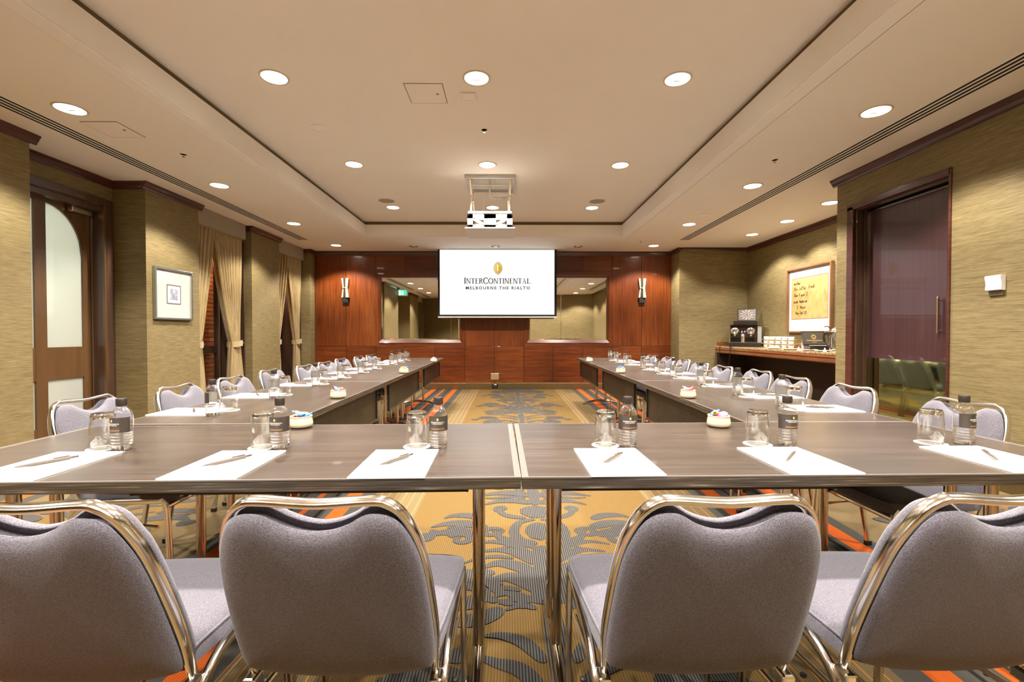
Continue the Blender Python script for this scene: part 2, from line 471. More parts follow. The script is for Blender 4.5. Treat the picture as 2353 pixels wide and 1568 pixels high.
def mk_brick():
    t = NT('orange_brick'); n = t.noise(t.coord('Position'), 14, 4)
    oi = t.n.new('ShaderNodeObjectInfo')
    k = t.math('ADD', t.math('MULTIPLY', n, 0.6), t.math('MULTIPLY', oi.outputs['Random'], 0.4))
    return t.set(t.ramp(k, [(0.3, (0.22, 0.062, 0.022)), (0.7, (0.42, 0.135, 0.045))]), 0.85)
M['brick'] = mk_brick()
M['mortar'] = plain('mortar', (0.42, 0.28, 0.18), 0.95)

# ------------------------------------------------------------------ room numbers
ZS = 2.80; ZT = 3.05; ZF = 2.993           # soffit, tray ceiling, fascia top
TX0, TX1, TY0, TY1 = -2.43, 1.94, -0.75, 7.80
XL = -3.99; XR = 3.56; YB = 9.28

# floor with the woven damask
fl = MB().box(-6.6, 5.2, -4.4, 9.6, -0.10, 0.0).build('floor', M['carpet']); struct(fl)

def damask(mb, cx, y0):
    def P(pts, m): return [(cx + m * a, y0 + b) for a, b in pts]
    zc = [0.0010]
    def Z():
        zc[0] += 0.00002; return zc[0]
    def strokes(m):
        def sw(pts, wmax, n=7, tip=0.004, shape=0.6):
            q = spline(P(pts, m), n); k = len(q) - 1
            ws = [tip + (wmax - tip) * math.sin(math.pi * min(1, (i / k)) ** shape) for i in range(k + 1)]
            mb.ribbon(q, [1.45 * w_ for w_ in ws], Z())
        def spiral(c, r0, turns, a0, w, sgn=1, n=26):
            q = []
            for i in range(n + 1):
                f = i / n; a = a0 + sgn * turns * 2 * math.pi * f; r = r0 * (1 - 0.80 * f)
                q.append((c[0] + r * math.cos(a), c[1] + r * math.sin(a)))
            q = P(q, m); mb.ribbon(q, [1.35 * w * (0.35 + 0.65 * math.sin(math.pi * min(1, 0.25 + 0.75 * i / n))) for i in range(n + 1)], Z())
        def blob(c, a, b, rot=0.0, n=14):
            pts = []
            for i in range(n):
                tt = 2 * math.pi * i / n; x = 1.15 * a * math.cos(tt); y = 1.4 * b * math.sin(tt) * (1 - 0.35 * math.cos(tt))
                pts.append((c[0] + x * math.cos(rot) - y * math.sin(rot), c[1] + x * math.sin(rot) + y * math.cos(rot)))
            mb.poly(P(pts, m), Z())
        # half of the central stem
        mb.poly(P([(0, 0.0), (0.075, 0.02), (0.085, 0.16), (0.05, 0.30), (0.075, 0.42), (0.04, 0.52), (0, 0.54)], m), Z())
        # sprays below the bulb, sweeping outwards
        sw([(0.03, 0.10), (0.12, 0.20), (0.20, 0.22), (0.27, 0.17)], 0.034)
        sw([(0.03, 0.22), (0.13, 0.32), (0.23, 0.35), (0.31, 0.30)], 0.030)
        sw([(0.04, 0.34), (0.13, 0.45), (0.22, 0.49), (0.33, 0.47)], 0.024)
        sw([(0.05, 0.44), (0.16, 0.55), (0.27, 0.585), (0.37, 0.55)], 0.018)
        for k in range(4): blob((0.10 + 0.062 * k, 0.055 + 0.026 * k), 0.034, 0.017, 0.5 + 0.1 * k)
        for k in range(3): blob((0.13 + 0.062 * k, 0.005 + 0.02 * k), 0.032, 0.015, 0.35)
        for k in range(4): sw([(0.06 + 0.02 * k, -0.02 + 0.045 * k), (0.12 + 0.03 * k, 0.0 + 0.045 * k), (0.19 + 0.03 * k, -0.03 + 0.045 * k)], 0.012)
        sw([(0.02, 0.50), (0.08, 0.545), (0.16, 0.54), (0.22, 0.50)], 0.016)
        sw([(0.15, 0.40), (0.24, 0.42), (0.33, 0.40), (0.40, 0.35)], 0.012)
        # low scroll pair
        spiral((0.36, 0.10), 0.135, 1.45, math.pi * 0.9, 0.036, -1)
        sw([(0.20, -0.02), (0.30, -0.09), (0.42, -0.09), (0.51, 0.00)], 0.030)
        sw([(0.24, 0.26), (0.35, 0.265), (0.44, 0.24), (0.50, 0.16)], 0.022)
        blob((0.49, 0.14), 0.05, 0.022, 1.9)
        # wide feathered cluster
        sw([(0.32, 0.66), (0.43, 0.70), (0.55, 0.70), (0.64, 0.64)], 0.036)
        sw([(0.30, 0.76), (0.42, 0.82), (0.54, 0.82), (0.63, 0.77)], 0.032)
        sw([(0.33, 0.88), (0.42, 0.94), (0.52, 0.94), (0.57, 0.90)], 0.026)
        blob((0.645, 0.645), 0.052, 0.036, 0.4); blob((0.60, 0.70), 0.04, 0.024, 1.0); blob((0.48, 0.76), 0.05, 0.018, 0.1)
        spiral((0.44, 0.615), 0.07, 1.2, 0.4, 0.018, 1)
        spiral((0.27, 0.70), 0.06, 1.2, 2.6, 0.016, -1)
        # bulb, ringed, with the vase above
        mb.poly(P([(0, 0.60), (0.055, 0.63), (0.082, 0.70), (0.075, 0.77), (0.04, 0.82), (0, 0.835)], m), Z())
        sw([(0.03, 0.565), (0.11, 0.60), (0.145, 0.70), (0.115, 0.83), (0.02, 0.885)], 0.022, 7, 0.012)
        sw([(0.02, 0.56), (0.17, 0.60), (0.235, 0.66), (0.20, 0.73)], 0.020)
        mb.poly(P([(0, 0.90), (0.05, 0.915), (0.10, 0.97), (0.105, 1.04), (0.06, 1.08), (0, 1.10)], m), Z())
        sw([(0.07, 0.90), (0.17, 0.93), (0.23, 1.00), (0.20, 1.07)], 0.018)
        spiral((0.22, 1.05), 0.05, 1.1, 4.4, 0.014, 1)
        # upper leaves tapering to a star cluster and on to the next repeat
        sw([(0.02, 1.14), (0.12, 1.19), (0.24, 1.18), (0.34, 1.12)], 0.030)
        sw([(0.02, 1.28), (0.14, 1.34), (0.27, 1.33), (0.40, 1.28)], 0.036)
        sw([(0.06, 1.24), (0.18, 1.26), (0.28, 1.24), (0.36, 1.25)], 0.016)
        blob((0.10, 1.42), 0.04, 0.022, 0.8); blob((0.17, 1.47), 0.04, 0.018, 0.5); blob((0.26, 1.44), 0.05, 0.016, 0.1)
        sw([(0.03, 1.46), (0.10, 1.56), (0.18, 1.59), (0.27, 1.56)], 0.026)
        spiral((0.36, 1.66), 0.125, 1.35, math.pi * 0.9, 0.034, -1)
        sw([(0.20, 1.60), (0.28, 1.55), (0.40, 1.53), (0.50, 1.60)], 0.026)
        sw([(0.05, 1.62), (0.14, 1.72), (0.22, 1.76), (0.30, 1.80)], 0.024)
        sw([(0.30, 1.86), (0.42, 1.91), (0.54, 1.90), (0.63, 1.84)], 0.032)
        sw([(0.33, 1.97), (0.43, 2.02), (0.53, 2.01), (0.58, 1.97)], 0.026)
        blob((0.62, 1.83), 0.048, 0.032, 0.4); blob((0.50, 1.95), 0.05, 0.018, 0.2)
        sw([(0.05, 1.80), (0.13, 1.92), (0.22, 1.96), (0.30, 2.00)], 0.022)
        sw([(0.05, 1.96), (0.12, 2.06), (0.20, 2.10), (0.27, 2.10)], 0.020)
        mb.poly(P([(0, 1.10), (0.035, 1.14), (0.04, 1.5), (0.03, 1.8), (0.045, 2.1), (0.03, 2.29), (0, 2.29)], m), Z())
    strokes(1); strokes(-1)
mb = MB()
for k in range(-1, 4): damask(mb, 0.178, 1.88 + 2.29 * (k - 0))
dm = mb.build('damask_print', M['motif'], fl); dm['kind'] = 'stuff'; dm['label'] = 'charcoal damask scrollwork woven into the carpet'
for v in dm.data.vertices:
    v.co.y = min(v.co.y, YB - 0.02)
mb = MB()
for cx in (-2.55, 2.9):
    for k in range(4): damask(mb, cx, 0.9 + 2.29 * k)
dm = mb.build('damask_print', M['motif'], fl); dm['kind'] = 'stuff'
for v in dm.data.vertices:
    v.co.y = min(v.co.y, YB - 0.02); v.co.x = max(-3.3, min(3.34, v.co.x))

# ceiling: soffit ring, fascia, dark shadow gap, tray top
def ring_faces(mb, ox0, ox1, oy0, oy1, ix0, ix1, iy0, iy1, z):
    p = [(ox0, oy0, z), (ox1, oy0, z), (ox1, oy1, z), (ox0, oy1, z), (ix0, iy0, z), (ix1, iy0, z), (ix1, iy1, z), (ix0, iy1, z)]
    mb._add(p, [(0, 1, 5, 4), (1, 2, 6, 5), (2, 3, 7, 6), (3, 0, 4, 7)])
def ring_box(mb, ox0, ox1, oy0, oy1, ix0, ix1, iy0, iy1, z0, z1):
    p = []
    for z in (z0, z1):
        p += [(ox0, oy0, z), (ox1, oy0, z), (ox1, oy1, z), (ox0, oy1, z), (ix0, iy0, z), (ix1, iy0, z), (ix1, iy1, z), (ix0, iy1, z)]
    f = []
    for i in range(4):
        j = (i + 1) % 4
        f += [(i, j, 4 + j, 4 + i), (8 + i, 12 + i, 12 + j, 8 + j), (i, 8 + i, 8 + j, j), (4 + i, 4 + j, 12 + j, 12 + i)]
    mb._add(p, f)
mb = MB(); ring_box(mb, -6.6, 5.2, -4.4, 9.6, TX0, TX1, TY0, TY1, ZS, ZF)
soff = mb.build('ceiling', M['ceiling']); struct(soff)
mb = MB(); ring_box(mb, TX0 - 0.11, TX1 + 0.125, TY0 - 0.1, TY1 + 0.20, TX0 - 0.002, TX1 + 0.002, TY0 - 0.002, TY1 + 0.002, ZS - 0.012, ZS + 0.001)
struct(mb.build('trim_1', M['ceiling_trim'], bevel=0.006))
mb = MB(); ring_box(mb, TX0 - 0.122, TX1 + 0.137, TY0 - 0.112, TY1 + 0.212, TX0 - 0.111, TX1 + 0.126, TY0 - 0.101, TY1 + 0.201, ZS - 0.002, ZS + 0.001)
struct(mb.build('trim_2', M['slot']))
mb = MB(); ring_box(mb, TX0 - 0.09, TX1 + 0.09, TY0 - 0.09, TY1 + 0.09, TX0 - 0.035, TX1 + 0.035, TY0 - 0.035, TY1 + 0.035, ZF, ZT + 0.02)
struct(mb.build('trim_3', plain('painted_gap_shade', (0.16, 0.12, 0.07), 0.9)))  # dark colour stands for the shade inside the recessed gap
HX0, HX1, HY0, HY1 = -0.50, 0.055, 5.52, 6.08
mb = MB(); ring_box(mb, TX0 - 0.09, TX1 + 0.09, TY0 - 0.09, TY1 + 0.09, HX0, HX1, HY0, HY1, ZT, ZT + 0.03)
struct(mb.build('ceiling', M['ceiling']))

# ------------------------------------------------------------------ walls
def wallbox(name, *a):
    return struct(MB().box(*a).build(name, M['wall']))
# curtain side
wallbox('wall_left', -4.9, XL, 2.0, 3.85, 0, ZS)
wallbox('wall_left', -4.9, XL, 5.06, 5.92, 0, ZS)
wallbox('wall_left', -4.58, XL, 7.13, 7.98, 0, ZS)
wallbox('wall_left', -4.9, -3.92, 9.05, 9.40, 0, ZS)
wallbox('wall_left', -4.9, XL, -1.6, 0.0, 0, ZS)
wallbox('wall_left', -4.9, XL, -4.2, -2.75, 0, ZS)
wallbox('wall_left', -4.75, -4.6, 0.0, 2.0, 0, ZS)
# over the glazed door, and the strips beside it
DX = -4.35
wallbox('wall_left', -4.62, DX, 3.85, 5.06, 2.50, ZS)
wallbox('wall_left', -4.62, DX, 4.94, 5.06, 0, 2.50)
wallbox('wall_left', -4.62, DX, 3.79, 3.87, 0, 2.50)
# sideboard side
wallbox('wall_right', XR, XR + 0.12, -2.2, 3.654, 0, ZS)
wallbox('wall_right', XR, XR + 0.12, 4.76, 4.92, 0, ZS)
wallbox('wall_right', XR, XR + 0.12, 3.654, 4.76, 2.45, ZS)
wallbox('wall_right', XR + 0.12, 4.8, 4.86, 4.92, 0, ZS)
wallbox('wall_right', 4.65, 4.8, 4.92, 8.95, 0, ZS)
wallbox('wall_back', 3.35, 4.8, 8.83, 9.0, 0, ZS)
wallbox('wall_right', 3.32, 3.35, 8.83, 9.40, 0, ZS)
# operable wall behind the camera: four fabric leaves
p0 = Vector((-4.3, -3.16, 0)); p1 = Vector((3.9, -0.48, 0)); L = (p1 - p0).length; ang = math.atan2(p1.y - p0.y, p1.x - p0.x)
ow = thing('wall_rear', p0, ang); ow['kind'] = 'structure'
for k in range(5):
    MB().box(k * L / 5 + 0.006, (k + 1) * L / 5 - 0.006, -0.1, 0, 0, ZS).build('panel', M['wall'], ow)
    if k: MB().box(k * L / 5 - 0.012, k * L / 5 + 0.012, -0.06, 0.004, 0, ZS).build('joint_strip', M['nickel'], ow)

# crown mouldings
def crown(p0, p1, nrm, h=0.075, d=0.05):
    """moulding between plan points; nrm = outward plan normal"""
    p0 = Vector((*p0, 0)); p1 = Vector((*p1, 0)); ex = (p1 - p0).normalized(); n = Vector((*nrm, 0))
    m = Matrix(((ex.x, n.x, 0, p0.x), (ex.y, n.y, 0, p0.y), (0, 0, 1, 0), (0, 0, 0, 1)))
    b = MB(m); Lc = (p1 - p0).length
    prof = [(0, -h), (0.012, -h), (0.016, -h + 0.012), (0.030, -h + 0.03), (0.040, -0.022), (d, -0.016), (d, 0), (0, 0)]
    pts = [(0, a, ZS + z) for a, z in prof] + [(Lc, a, ZS + z) for a, z in prof]; k = len(prof)
    b._add(pts, [tuple(range(k)), tuple(range(k, 2 * k))[::-1]] + [(i, (i + 1) % k, k + (i + 1) % k, k + i) for i in range(k)])
    struct(b.build('trim_4', M['crown']))
e = 0.05
crown((XL, 2.0 - e), (XL, 3.85 + e), (1, 0)); crown((DX, 3.85), (DX, 5.06), (1, 0)); crown((DX, 5.06), (XL, 5.06), (0, -1))
crown((XL, 5.06 - e), (XL, 5.92 + e), (1, 0)); crown((XL, 7.13 - e), (XL, 7.98 + e), (1, 0)); crown((-4.2, 7.13), (XL, 7.13), (0, -1))
crown((-3.92, 9.05 - e), (-3.92, YB), (1, 0)); crown((-4.2, 9.05), (-3.92, 9.05), (0, -1))
crown((XL, -1.6), (XL, 0.0 + e), (1, 0)); crown((-4.6, 0.0), (XL, 0.0), (0, 1)); crown((-4.4, 3.85), (XL, 3.85), (0, 1)); crown((-4.6, 2.0), (-4.6, 0.0), (1, 0))
crown((XR, -1.5), (XR, 4.92 + e), (-1, 0)); crown((XR, 4.92), (4.65, 4.92), (0, 1)); crown((4.65, 4.92), (4.65, 8.83), (-1, 0), 0.09)
crown((3.35, 8.83), (4.65, 8.83), (0, -1), 0.06); crown((3.32, 8.83 - e), (3.32, YB), (-1, 0))
crown((-3.92, YB), (3.32, YB), (0, -1), 0.08, 0.055)
# skirting
def skirt(name, x0, x1, y0, y1): struct(MB().box(x0, x1, y0, y1, 0, 0.13).build(name, M['bronze'], bevel=0.004))
skirt('baseboard_back', -3.92, 3.32, YB - 0.02, YB + 0.0)
skirt('baseboard_left', XL, XL + 0.015, 2.0, 3.85); skirt('baseboard_left', XL, XL + 0.015, 5.06, 5.92); skirt('baseboard_left', XL, XL + 0.015, 7.13, 7.98)
skirt('baseboard_right', XR - 0.015, XR, -1.5, 3.60); skirt('baseboard_right', 3.35, 4.04, 8.815, 8.83)

# back wall: carcass and individual veneer panels
wb = MB().box(-4.9, 4.8, YB, 9.55, 0, ZS).build('wall_back', M['frame_wood']); struct(wb)
KX = [-3.886 + 0.6 * k for k in range(13)]
KX[12] = 3.32
def wpanel(x0, x1, z0, z1, mat, y=0.0):
    g = 0.004
    MB().box(x0 + g, x1 - g, YB - 0.019 - y, YB, z0 + g, z1 - g).build('panel', mat, wb, bevel=0.0015)
MZ0, MZ1 = 0.879, 2.404
for k in range(12):
    x0, x1 = KX[k], KX[k + 1]
    if k == 0: x0 = -3.918
    wpanel(x0, x1, 0.13, MZ0, M['mahogany_h'])
    if k in (2, 3, 4, 7, 8, 9): wpanel(x0, x1, MZ1, 2.722, M['mahogany_h'])
    else: wpanel(x0, x1, MZ0, 2.722, M['mahogany'])
# bevelled mirrors in mahogany frames
def frame_piece(mb, a, b, c, d, y_out, y_in):
    """mitred frame rail: a,b outer corners, c,d inner corners (x,z); face steps from y_out to y_in"""
    pts = []
    for (x, z), y in ((a, y_out), (b, y_out), (c, y_in), (d, y_in)): pts.append((x, y, z))
    for (x, z) in (a, b, c, d): pts.append((x, YB - 0.002, z))
    mb._add(pts, [(0, 1, 2, 3), (4, 7, 6, 5), (0, 4, 5, 1), (1, 5, 6, 2), (2, 6, 7, 3), (3, 7, 4, 0)])
def mirror(x0, x1, lab):
    t = thing('wall_mirror', ((x0 + x1) / 2, YB, MZ0), 0, lab, 'mirror', 'mirrors on the panelled wall')
    o = Vector(t.location)
    gx0, gx1, gz0, gz1 = x0 + 0.108, x1 - 0.108, 1.012, 2.275
    xm0, xm1, zm0, zm1 = x0 + 0.055, x1 - 0.055, MZ0 + 0.07, MZ1 - 0.068
    for lv, (A0, A1, B0, B1, C0, C1, D0, D1, ya, yb) in enumerate(((x0, x1, MZ0, MZ1, xm0, xm1, zm0, zm1, YB - 0.024, YB - 0.026), (xm0, xm1, zm0, zm1, gx0, gx1, gz0, gz1, YB - 0.045, YB - 0.022))):
        co = [(A0, B0), (A1, B0), (A1, B1), (A0, B1)]; ci = [(C0, D0), (C1, D0), (C1, D1), (C0, D1)]
        for i in range(4):
            j = (i + 1) % 4
            b = MB(Matrix.Translation(-o)); frame_piece(b, co[i], co[j], ci[j], ci[i], ya, yb); b.build('frame_rail', M['mahogany'] if i % 2 else M['mahogany_h'], t)
    b = MB(Matrix.Translation(-o)); e = 0.02
    pts = [(gx0, YB - 0.006, gz0), (gx1, YB - 0.006, gz0), (gx1, YB - 0.006, gz1), (gx0, YB - 0.006, gz1),
           (gx0 + e, YB - 0.0085, gz0 + e), (gx1 - e, YB - 0.0085, gz0 + e), (gx1 - e, YB - 0.0085, gz1 - e), (gx0 + e, YB - 0.0085, gz1 - e)]
    b._add(pts, [(0, 1, 5, 4), (1, 2, 6, 5), (2, 3, 7, 6), (3, 0, 4, 7), (4, 5, 6, 7)]); b.build('mirror_glass', M['mirror'], t)
mirror(KX[2], KX[5], 'wide mahogany-framed mirror on panelled wall, curtain side of projection screen')
mirror(KX[7], KX[10], 'wide mahogany-framed mirror on panelled wall, sideboard side of projection screen')
# wall plate and floor outlet
MB().box(-0.355, -0.19, YB - 0.032, YB - 0.018, 0.195, 0.33).build('blank_wall_plate', M['nickel'], bevel=0.003)
tag(bpy.data.objects['blank_wall_plate'], 'square pale metal wall plate below the projection screen', 'wall plate')
t = thing('power_outlet', (-0.27, YB - 0.02, 0.022), 0, 'small black power outlet on the bronze skirting', 'outlet')
MB().box(-0.062, 0.062, -0.022, 0, 0, 0.09).build('housing', M['black'], t, bevel=0.003)
for x in (-0.02, 0.02): MB().box(x - 0.006, x + 0.006, -0.0235, -0.022, 0.035, 0.05).build('socket', M['steel'], t)
MB().box(-0.015, 0.03, -0.024, -0.021, 0.07, 0.086).build('switch', M['white'], t)
# wall sconces, hourglass shaped
def sconce(x, lab):
    t = thing('wall_sconce', (x, YB - 0.02, 1.865), 0, lab, 'wall lamp', 'hourglass sconces')
    H = 0.385
    for a, b, wa, wb_ in ((0.0, H * 0.49, 0.075, 0.050), (H * 0.51, H, 0.050, 0.072)):
        for x0s, x1s, mt, nm, y in ((-1, -0.55, M['sconce'], 'side_plate', -0.055), (-0.5, 0.15, plain('smoked_bronze_glass', (0.10, 0.085, 0.035), 0.2, 0.6), 'insert', -0.05), (0.2, 1, M['sconce'], 'side_plate', -0.065)):
            m = MB(); m._add([(x0s * wa, y, a), (x1s * wa, y, a), (x1s * wb_, y, b), (x0s * wb_, y, b), (x0s * wa, -0.0, a), (x1s * wa, 0, a), (x1s * wb_, 0, b), (x0s * wb_, 0, b)],
                [(0, 1, 2, 3), (4, 7, 6, 5), (0, 4, 5, 1), (1, 5, 6, 2), (2, 6, 7, 3), (3, 7, 4, 0)]); m.build(nm, mt, t)
    MB().box(-0.05, 0.05, -0.07, 0, H * 0.485, H * 0.515).build('waist_band', M['sconce'], t)
    MB().box(-0.06, 0.06, -0.045, 0, -0.10, -0.002).build('mounting_box', M['blackmatte'], t)
sconce(KX[1], 'hourglass metal sconce on panelled wall, curtain side'); sconce(KX[11], 'hourglass metal sconce on panelled wall, sideboard side')

# ------------------------------------------------------------------ ceiling fittings
def spot(parent, cone=124, power=1.0, z=-0.03, col=LAMP_COL):
    l = bpy.data.lights.new('downlight_lamp', 'SPOT'); l.energy = LAMP_W * power; l.color = col
    l.spot_size = R(cone); l.spot_blend = 0.35; l.shadow_soft_size = 0.06
    o = bpy.data.objects.new('lamp', l); C.objects.link(o); o.parent = parent; o.location = (0, 0, z)
LENS = None
def downlight(x, y, z, label, power=1.0, group='recessed downlights', r=0.105):
    t = thing('recessed_downlight', (x, y, z), 0, label, 'ceiling light', group)
    MB().lathe([(r * 0.84, 0.0), (r * 0.86, -0.006), (r * 0.97, -0.007), (r, -0.003), (r, 0.0)], 32, closed=True).build('trim_ring', M['ring'], t, 40)
    MB().lathe([(0.0, -0.004), (r * 0.5, -0.0042), (r * 0.85, -0.002)], 28).build('lens', M['lamp'], t, 40)
    MB().box(-0.03, 0.025, 0.012, 0.024, -0.0065, -0.004).build('lamp_clip', M['lamp_core'], t)
    spot(t, power=power); return t
col3 = ('curtain side', 'middle', 'sideboard side')
rows = [(3.44, 'row over the cross tables'), (5.19, 'row before the projector lift'), (6.94, 'row behind the projector lift'), (1.69, 'row above the camera'), (-0.06, 'added row behind the camera')]
for y, rn in rows:
    for k, x in enumerate((-1.745, -0.237, 1.272)):
        downlight(x, y, ZT, 'round downlight in raised ceiling tray, %s, %s' % (rn, col3[k]), 1.35 if y < 0 else 1.0)  # row behind the camera added and boosted to light the chair backs
for i, y in enumerate((3.42, 5.16, 6.93, 8.62, 1.68, -0.06)):
    downlight(-3.24, y, ZS, 'round downlight in curtain-side soffit, %s' % ('nearest the glazed door', 'over the framed picture pier', 'over the second pier', 'beside the panelled wall', 'above the camera', 'behind the camera')[i], 0.8)
for i, y in enumerate((3.41, 5.13, 6.93, 8.62, 1.68, -0.06)):
    downlight(2.75, y, ZS, 'round downlight in sideboard-side soffit, %s' % ('nearest the sliding door', 'level with the alcove opening', 'by the air slot end', 'beside the panelled wall', 'above the camera', 'behind the camera')[i], 0.8)
for i, (x, y) in enumerate(((4.09, 5.78), (4.12, 6.72), (4.09, 7.63))):
    downlight(x, y, ZS, 'round downlight in alcove ceiling, %s' % ('over the chrome pot', 'over the white cups', 'over the coffee machine')[i], 0.56)
for i, x in enumerate((-1.80, -0.24, 1.33)):
    t = thing('gimbal_spotlight', (x, 8.70, ZS), 0, 'small gimbal spotlight above panelled wall, %s' % ('curtain side of screen', 'middle above the screen', 'sideboard side of screen')[i], 'ceiling light', 'gimbal spots by the back wall')
    MB().lathe([(0.075, 0.0), (0.077, -0.006), (0.092, -0.006), (0.095, 0.0)], 28, closed=True).build('trim_ring', M['ring'], t, 40)
    MB().lathe([(0.0, -0.002), (0.076, -0.002)], 24).build('recess', M['dark_recess'], t)
    MB().lathe([(0.018, -0.003), (0.032, -0.012), (0.046, -0.012), (0.05, -0.003)], 20).build('reflector', M['steel'], t, 40)
# slot diffusers
def diffuser(xs, y0, y1, lab):
    t = thing('slot_air_diffuser', (xs, y0, ZS), 0, lab, 'air vent', 'linear slot diffusers')
    MB().box(-0.10, 0.10, 0, y1 - y0, -0.004, 0).build('flange', M['ceiling_trim'], t, bevel=0.002)
    for k in range(4): MB().box(-0.078 + 0.043 * k, -0.078 + 0.043 * k + 0.021, 0.01, y1 - y0 - 0.01, -0.0055, -0.0038).build('slot', M['slot'], t)
diffuser(-3.62, 1.2, 8.13, 'long black-slotted air diffuser in the curtain-side soffit'); diffuser(3.12, 1.2, 8.09, 'long black-slotted air diffuser in the sideboard-side soffit')
diffuser(-3.62, -2.4, 0.4, 'short slotted air diffuser behind the camera, curtain side')
# access panels
def access(x0, x1, y0, y1, z, lab):
    t = thing('access_panel', ((x0 + x1) / 2, (y0 + y1) / 2, z), 0, lab, 'ceiling panel', 'ceiling access panels')
    w, d = (x1 - x0) / 2, (y1 - y0) / 2
    mb = MB(); ring_box(mb, -w, w, -d, d, -w + 0.004, w - 0.004, -d + 0.004, d - 0.004, -0.0015, 0.001); mb.build('shadow_joint', M['frame_wood'], t)
    MB().box(-w + 0.006, w - 0.006, -d + 0.006, d - 0.006, -0.003, 0).build('hatch', M['ceiling'], t)
    MB().lathe([(0.0, -0.005), (0.011, -0.005), (0.011, -0.003)], 12, (w - 0.06, 0.0, 0)).build('key_lock', M['steel'], t)
access(-0.803, -0.503, 3.515, 3.815, ZT, 'square access panel with key lock in tray ceiling')
access(-3.36, -3.07, 3.62, 3.91, ZS, 'square access panel in the curtain-side soffit')
t = thing('ceiling_sensor', (-0.32, 3.70, ZT), 0, 'small square white sensor beside the downlight in tray ceiling', 'sensor')
mb = MB(); ring_box(mb, -0.062, 0.062, -0.062, 0.062, -0.044, 0.044, -0.044, 0.044, -0.014, 0); mb.build('rim', M['white'], t, bevel=0.004)
MB().box(-0.0445, 0.0445, -0.0445, 0.0445, -0.010, 0).build('diffuser', M['ceiling_trim'], t)
def sprinkler(x, y, z, lab):
    t = thing('fire_sprinkler', (x, y, z), 0, lab, 'sprinkler', 'recessed sprinklers')
    MB().lathe([(0.026, 0), (0.028, -0.006), (0.036, -0.006), (0.038, 0)], 20, closed=True).build('rosette', M['white'], t, 40)
    MB().lathe([(0, -0.002), (0.027, -0.002)], 16).build('cup', M['slot'], t)
    MB().lathe([(0, -0.028), (0.012, -0.028), (0.012, -0.024), (0.004, -0.022), (0.004, -0.003)], 12).build('deflector', M['brass'], t, 40)
sprinkler(-0.225, 4.30, ZT, 'sprinkler head in tray ceiling near square sensor'); sprinkler(-3.01, 4.27, ZS, 'sprinkler head in the curtain-side soffit'); sprinkler(2.55, 4.36, ZS, 'sprinkler head in the sideboard-side soffit')
sprinkler(2.38, 8.20, ZS, 'sprinkler head by the panelled wall, sideboard side'); sprinkler(-3.10, 8.50, ZS, 'sprinkler head by the panelled wall, curtain side')
def disc(name, x, y, z, r, lab, cat, mat, grp=None):
    t = thing(name, (x, y, z), 0, lab, cat, grp)
    MB().lathe([(r * 0.9, 0), (r * 0.91, -0.008), (r * 0.98, -0.008), (r, 0)], 32, closed=True).build('rim', M['ceiling_trim'], t, 40)
    MB().lathe([(0, -0.006), (r * 0.6, -0.0055), (r * 0.905, -0.004)], 28).build('face', mat, t, 40)
disc('ceiling_speaker', -1.75, 6.59, ZT, 0.125, 'round grey ceiling speaker in tray, curtain side', 'speaker', M['grille'], 'ceiling speakers')
disc('ceiling_speaker', 1.28, 6.59, ZT, 0.125, 'round grey ceiling speaker in tray, sideboard side', 'speaker', M['grille'], 'ceiling speakers')
disc('ceiling_speaker', -1.75, 4.28, ZT, 0.085, 'pale round flush speaker in tray ceiling', 'speaker', M['ceiling_trim'], 'ceiling speakers')
disc('smoke_detector_cover', 2.76, 6.40, ZS, 0.085, 'pale round flush cover in the sideboard-side soffit', 'detector', M['ceiling_trim'])
